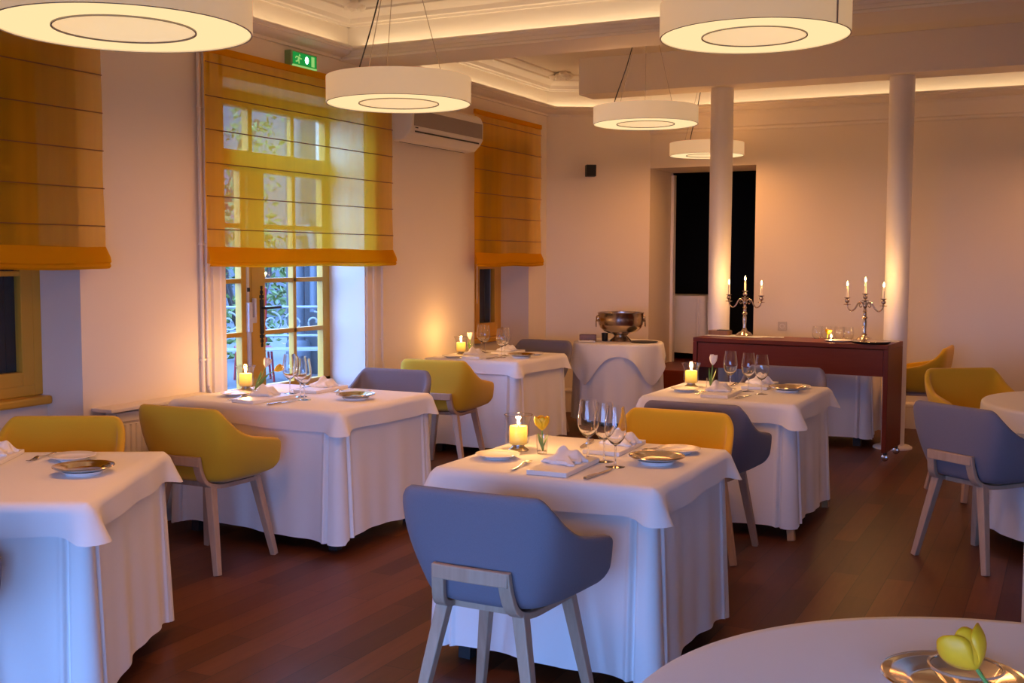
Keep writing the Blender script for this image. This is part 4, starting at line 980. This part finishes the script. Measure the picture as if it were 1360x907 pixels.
# ------------------------------------------------------------------ garden outside the French door
GZ = -.10
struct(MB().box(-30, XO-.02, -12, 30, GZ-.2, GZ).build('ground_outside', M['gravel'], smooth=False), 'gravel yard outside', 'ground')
struct(MB().box(-14, 12, -30, YF-.32, GZ-.2, GZ).build('ground_outside.001', M['low_bounce'], smooth=False), 'dark ground added unseen behind the camera', 'ground')
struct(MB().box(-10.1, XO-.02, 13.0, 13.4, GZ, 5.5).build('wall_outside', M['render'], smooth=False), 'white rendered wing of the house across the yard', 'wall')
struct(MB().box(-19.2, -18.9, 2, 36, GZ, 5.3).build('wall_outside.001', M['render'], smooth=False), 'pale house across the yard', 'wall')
r = root('downpipe', 'pale blue grey rain pipe on the white wall outside the French door', 'pipe', (-9.72, 12.76, GZ))
MB().tube([(0, 0, .5), (0, 0, 4.6)], .10, 16).build('pipe', M['zinc'], r); MB().lathe([(.17, 0), (.17, .45), (.14, .5), (.11, .5)], 20).build('boot', M['zinc'], r, ang=40)
b = MB(); b.lathe([(.10, 0), (.17, .05), (.20, .25), (.20, .32), (.15, .32)], 20, (0, 0, 1.9)); b.build('rain_head', M['zinc'], r, ang=40)
MB().tube(spline([(.28, 0, .9), (.28, 0, 1.7), (.22, 0, 2.0), (.12, 0, 2.1)], 5), .06, 12).build('branch_pipe', M['zinc'], r)
r = root('garden_bench', 'white scrolled iron bench in the yard', 'bench', (-9.55, 11.75, GZ), R_(38))
def scroll(b, cx, cz, R, s_=1, n=26):
    b.tube([(cx+s_*R*(1-.85*i/n)*math.cos(PI*.5+i*.33), 0, cz+R*(1-.85*i/n)*math.sin(PI*.5+i*.33)) for i in range(n)], .014, 6)
b = MB()
for z in (1.0, .62): b.tube([(-.8, 0, z), (.8, 0, z)], .018, 8)
for cx in (-.55, 0, .55): scroll(b, cx-.12, .80, .14, 1); scroll(b, cx+.14, .80, .14, -1)
b.build('back_scrolls', M['benchw'], r)
b = MB()
for q in range(5): b.box(-.82, .82, -.42+q*.09, -.36+q*.09, .45, .47)
b.build('slatted_seat', M['benchw'], r, smooth=False)
for sx in (-1, 1):
    for yy in (-.4, 0): MB().tube(spline([(sx*.78, yy, 1.04 if yy == 0 else .66), (sx*.76, yy, .45), (sx*.80, yy-.03, .2), (sx*.78, yy, 0)], 4), .02, 8).build('leg', M['benchw'], r)
    MB().tube(spline([(sx*.78, 0, .70), (sx*.80, -.2, .73), (sx*.78, -.4, .66)], 4), .018, 8).build('armrest', M['benchw'], r)
r = root('garden_chair', 'red metal chair behind the white bench in the yard', 'chair', (-9.95, 12.05, GZ), R_(45))
MB().box(-.2, .2, -.03, .0, .5, 1.25).build('backrest', M['redp'], r, smooth=False, bevel=.02); MB().box(-.24, .24, -.45, .0, .42, .46).build('seat', M['redp'], r, smooth=False, bevel=.01)
for sx in (-1, 1):
    for yy in (-.42, -.02): MB().tube([(sx*.21, yy, .42), (sx*.24, yy, 0)], .015, 8).build('leg', M['redp'], r)
def bush(x, y, R, H, lab, n, seed, trunk=0):
    rnd = random.Random(seed); r = root('shrub' if not trunk else 'tree', lab, 'shrub' if not trunk else 'tree', (x, y, GZ))
    b = MB()
    for _ in range(n):
        u = Vector((rnd.gauss(0, 1), rnd.gauss(0, 1), rnd.gauss(0, 1))).normalized()*rnd.uniform(.55, 1)
        c = Vector((u.x*R, u.y*R, trunk+H/2+u.z*H/2)); e = Euler((rnd.uniform(0, 6), rnd.uniform(0, 6), rnd.uniform(0, 6))).to_matrix(); s_ = rnd.uniform(.05, .10)
        b.add([c+e @ Vector(v) for v in ((0, -s_, 0), (s_*.5, 0, s_*.15), (0, s_, 0), (-s_*.5, 0, s_*.15))], [(0, 1, 2, 3)])
    b.build('foliage', M['bush'], r, smooth=False, recalc=False)
    b = MB()
    for k in range(6):
        a = k*1.05; b.tube([(.03*math.cos(a), .03*math.sin(a), 0), (R*.2*math.cos(a), R*.2*math.sin(a), trunk+.2*H), (R*.6*math.cos(a), R*.6*math.sin(a), trunk+.7*H)], .03 if not trunk else .06, 6)
    b.build('stems', M['bark'], r)
bush(-11.9, 14.3, .85, 2.6, 'leafy green shrub behind the white bench', 900, 1)
bush(-12.0, 11.2, .8, 2.4, 'leafy green shrub seen past the narrow door leaf', 800, 2)
bush(-14.6, 16.6, 1.5, 3.4, 'small leafy tree beyond the yard', 900, 3, 1.9)
b = MB(); rnd = random.Random(5)
for i in range(34):
    y = rnd.uniform(-.6, .6); z = rnd.uniform(0, .5); l = rnd.uniform(.3, .6); b.tube([(rnd.uniform(-.12, .12), y-l/2, .08+z), (rnd.uniform(-.12, .12), y+l/2, .08+z)], rnd.uniform(.05, .08), 7)
tag(b.build('log_pile', M['stone'], None, loc=(-11.75, 12.75, GZ), rot=(0, 0, R_(40))), 'low pile of grey logs behind the bench', 'log pile', kind='stuff')

# ------------------------------------------------------------------ light
w = bpy.data.worlds.new('dusk_sky'); sc.world = w; w.use_nodes = True; nt = w.node_tree; nt.nodes.clear()
bg = nt.nodes.new('ShaderNodeBackground'); ow = nt.nodes.new('ShaderNodeOutputWorld'); bg.inputs[0].default_value = rgb(.21, .42, 1.0); bg.inputs[1].default_value = 19
nt.links.new(bg.outputs[0], ow.inputs[0])
def portal(loc, rot, sx, sy):
    li = bpy.data.lights.new('sky_portal', 'AREA'); li.shape = 'RECTANGLE'; li.size = sx; li.size_y = sy; li.cycles.is_portal = True
    lo = bpy.data.objects.new('sky_portal', li); COL.objects.link(lo); lo.location = loc; lo.rotation_euler = rot
for x0, x1 in FW: portal(((x0+x1)/2, YF-.32, sum(FZ)/2), (PI/2, 0, 0), x1-x0, FZ[1]-FZ[0])
portal((XO-.03, 6.27, 1.33), (PI/2, 0, -PI/2), 1.54, 2.66)
def strip_light(p, q, z, e_per_m, tilt=0):
    d = Vector((q[0]-p[0], q[1]-p[1], 0)); L = d.length; d = d.to_2d()
    li = bpy.data.lights.new('cove_led', 'AREA'); li.shape = 'RECTANGLE'; li.size = L; li.size_y = .035; li.energy = e_per_m*L; li.color = COVE
    lo = bpy.data.objects.new('cove_led', li); COL.objects.link(lo); lo.location = ((p[0]+q[0])/2, (p[1]+q[1])/2, z); pass
    x = d.normalized().to_3d(); wall = Vector((-x.y, x.x, 0)); aim = (Vector((0, 0, 1))*math.cos(TILT)+wall*math.sin(TILT)); zl = -aim; yl = zl.cross(x)
    lo.rotation_euler = Matrix((x, yl, zl)).transposed().to_euler()
COVE = (1, .74, .43); CE = .82; TILT = R_(60)
strip_light((XL+.095, YF+.1), (XL+.095, 6.72), 3.018, CE)
strip_light((XL+.1, 6.765), (XR-.1, 6.765), 3.018, CE)
strip_light((XL+.085, 7.25), (XL+.085, 10.22), 3.018, CE)
strip_light((XL+.06, 10.245), (CX+.015, 10.77), 3.018, CE)
strip_light((CX, YB-.095), (XR-.1, YB-.095), 3.018, CE)

# ------------------------------------------------------------------ camera
cam = bpy.data.cameras.new('camera'); co = bpy.data.objects.new('camera', cam); COL.objects.link(co)
yaw, pitch, roll = R_(-26.517), R_(-4.2256), R_(.168)
fw = Vector((math.sin(yaw)*math.cos(pitch), math.cos(yaw)*math.cos(pitch), math.sin(pitch)))
rt = Vector((math.cos(yaw), -math.sin(yaw), 0)); up = rt.cross(fw)
rt, up = rt*math.cos(roll)+up*math.sin(roll), up*math.cos(roll)-rt*math.sin(roll)
co.matrix_world = Matrix(((rt.x, up.x, -fw.x, 0), (rt.y, up.y, -fw.y, 0), (rt.z, up.z, -fw.z, 1.55), (0, 0, 0, 1)))
cam.sensor_width = 36; cam.lens = 1496.05/1360*36; cam.clip_start = .05
sc.camera = co
sc.view_settings.view_transform = 'Standard'; sc.view_settings.look = 'None'; sc.view_settings.gamma = 1; sc.view_settings.use_curve_mapping = False
sc.view_settings.exposure = 0
sc.cycles.use_denoising = True
sc.cycles.max_bounces = 12; sc.cycles.transmission_bounces = 10; sc.cycles.diffuse_bounces = 5; sc.cycles.transparent_max_bounces = 24; sc.cycles.sample_clamp_indirect = 4
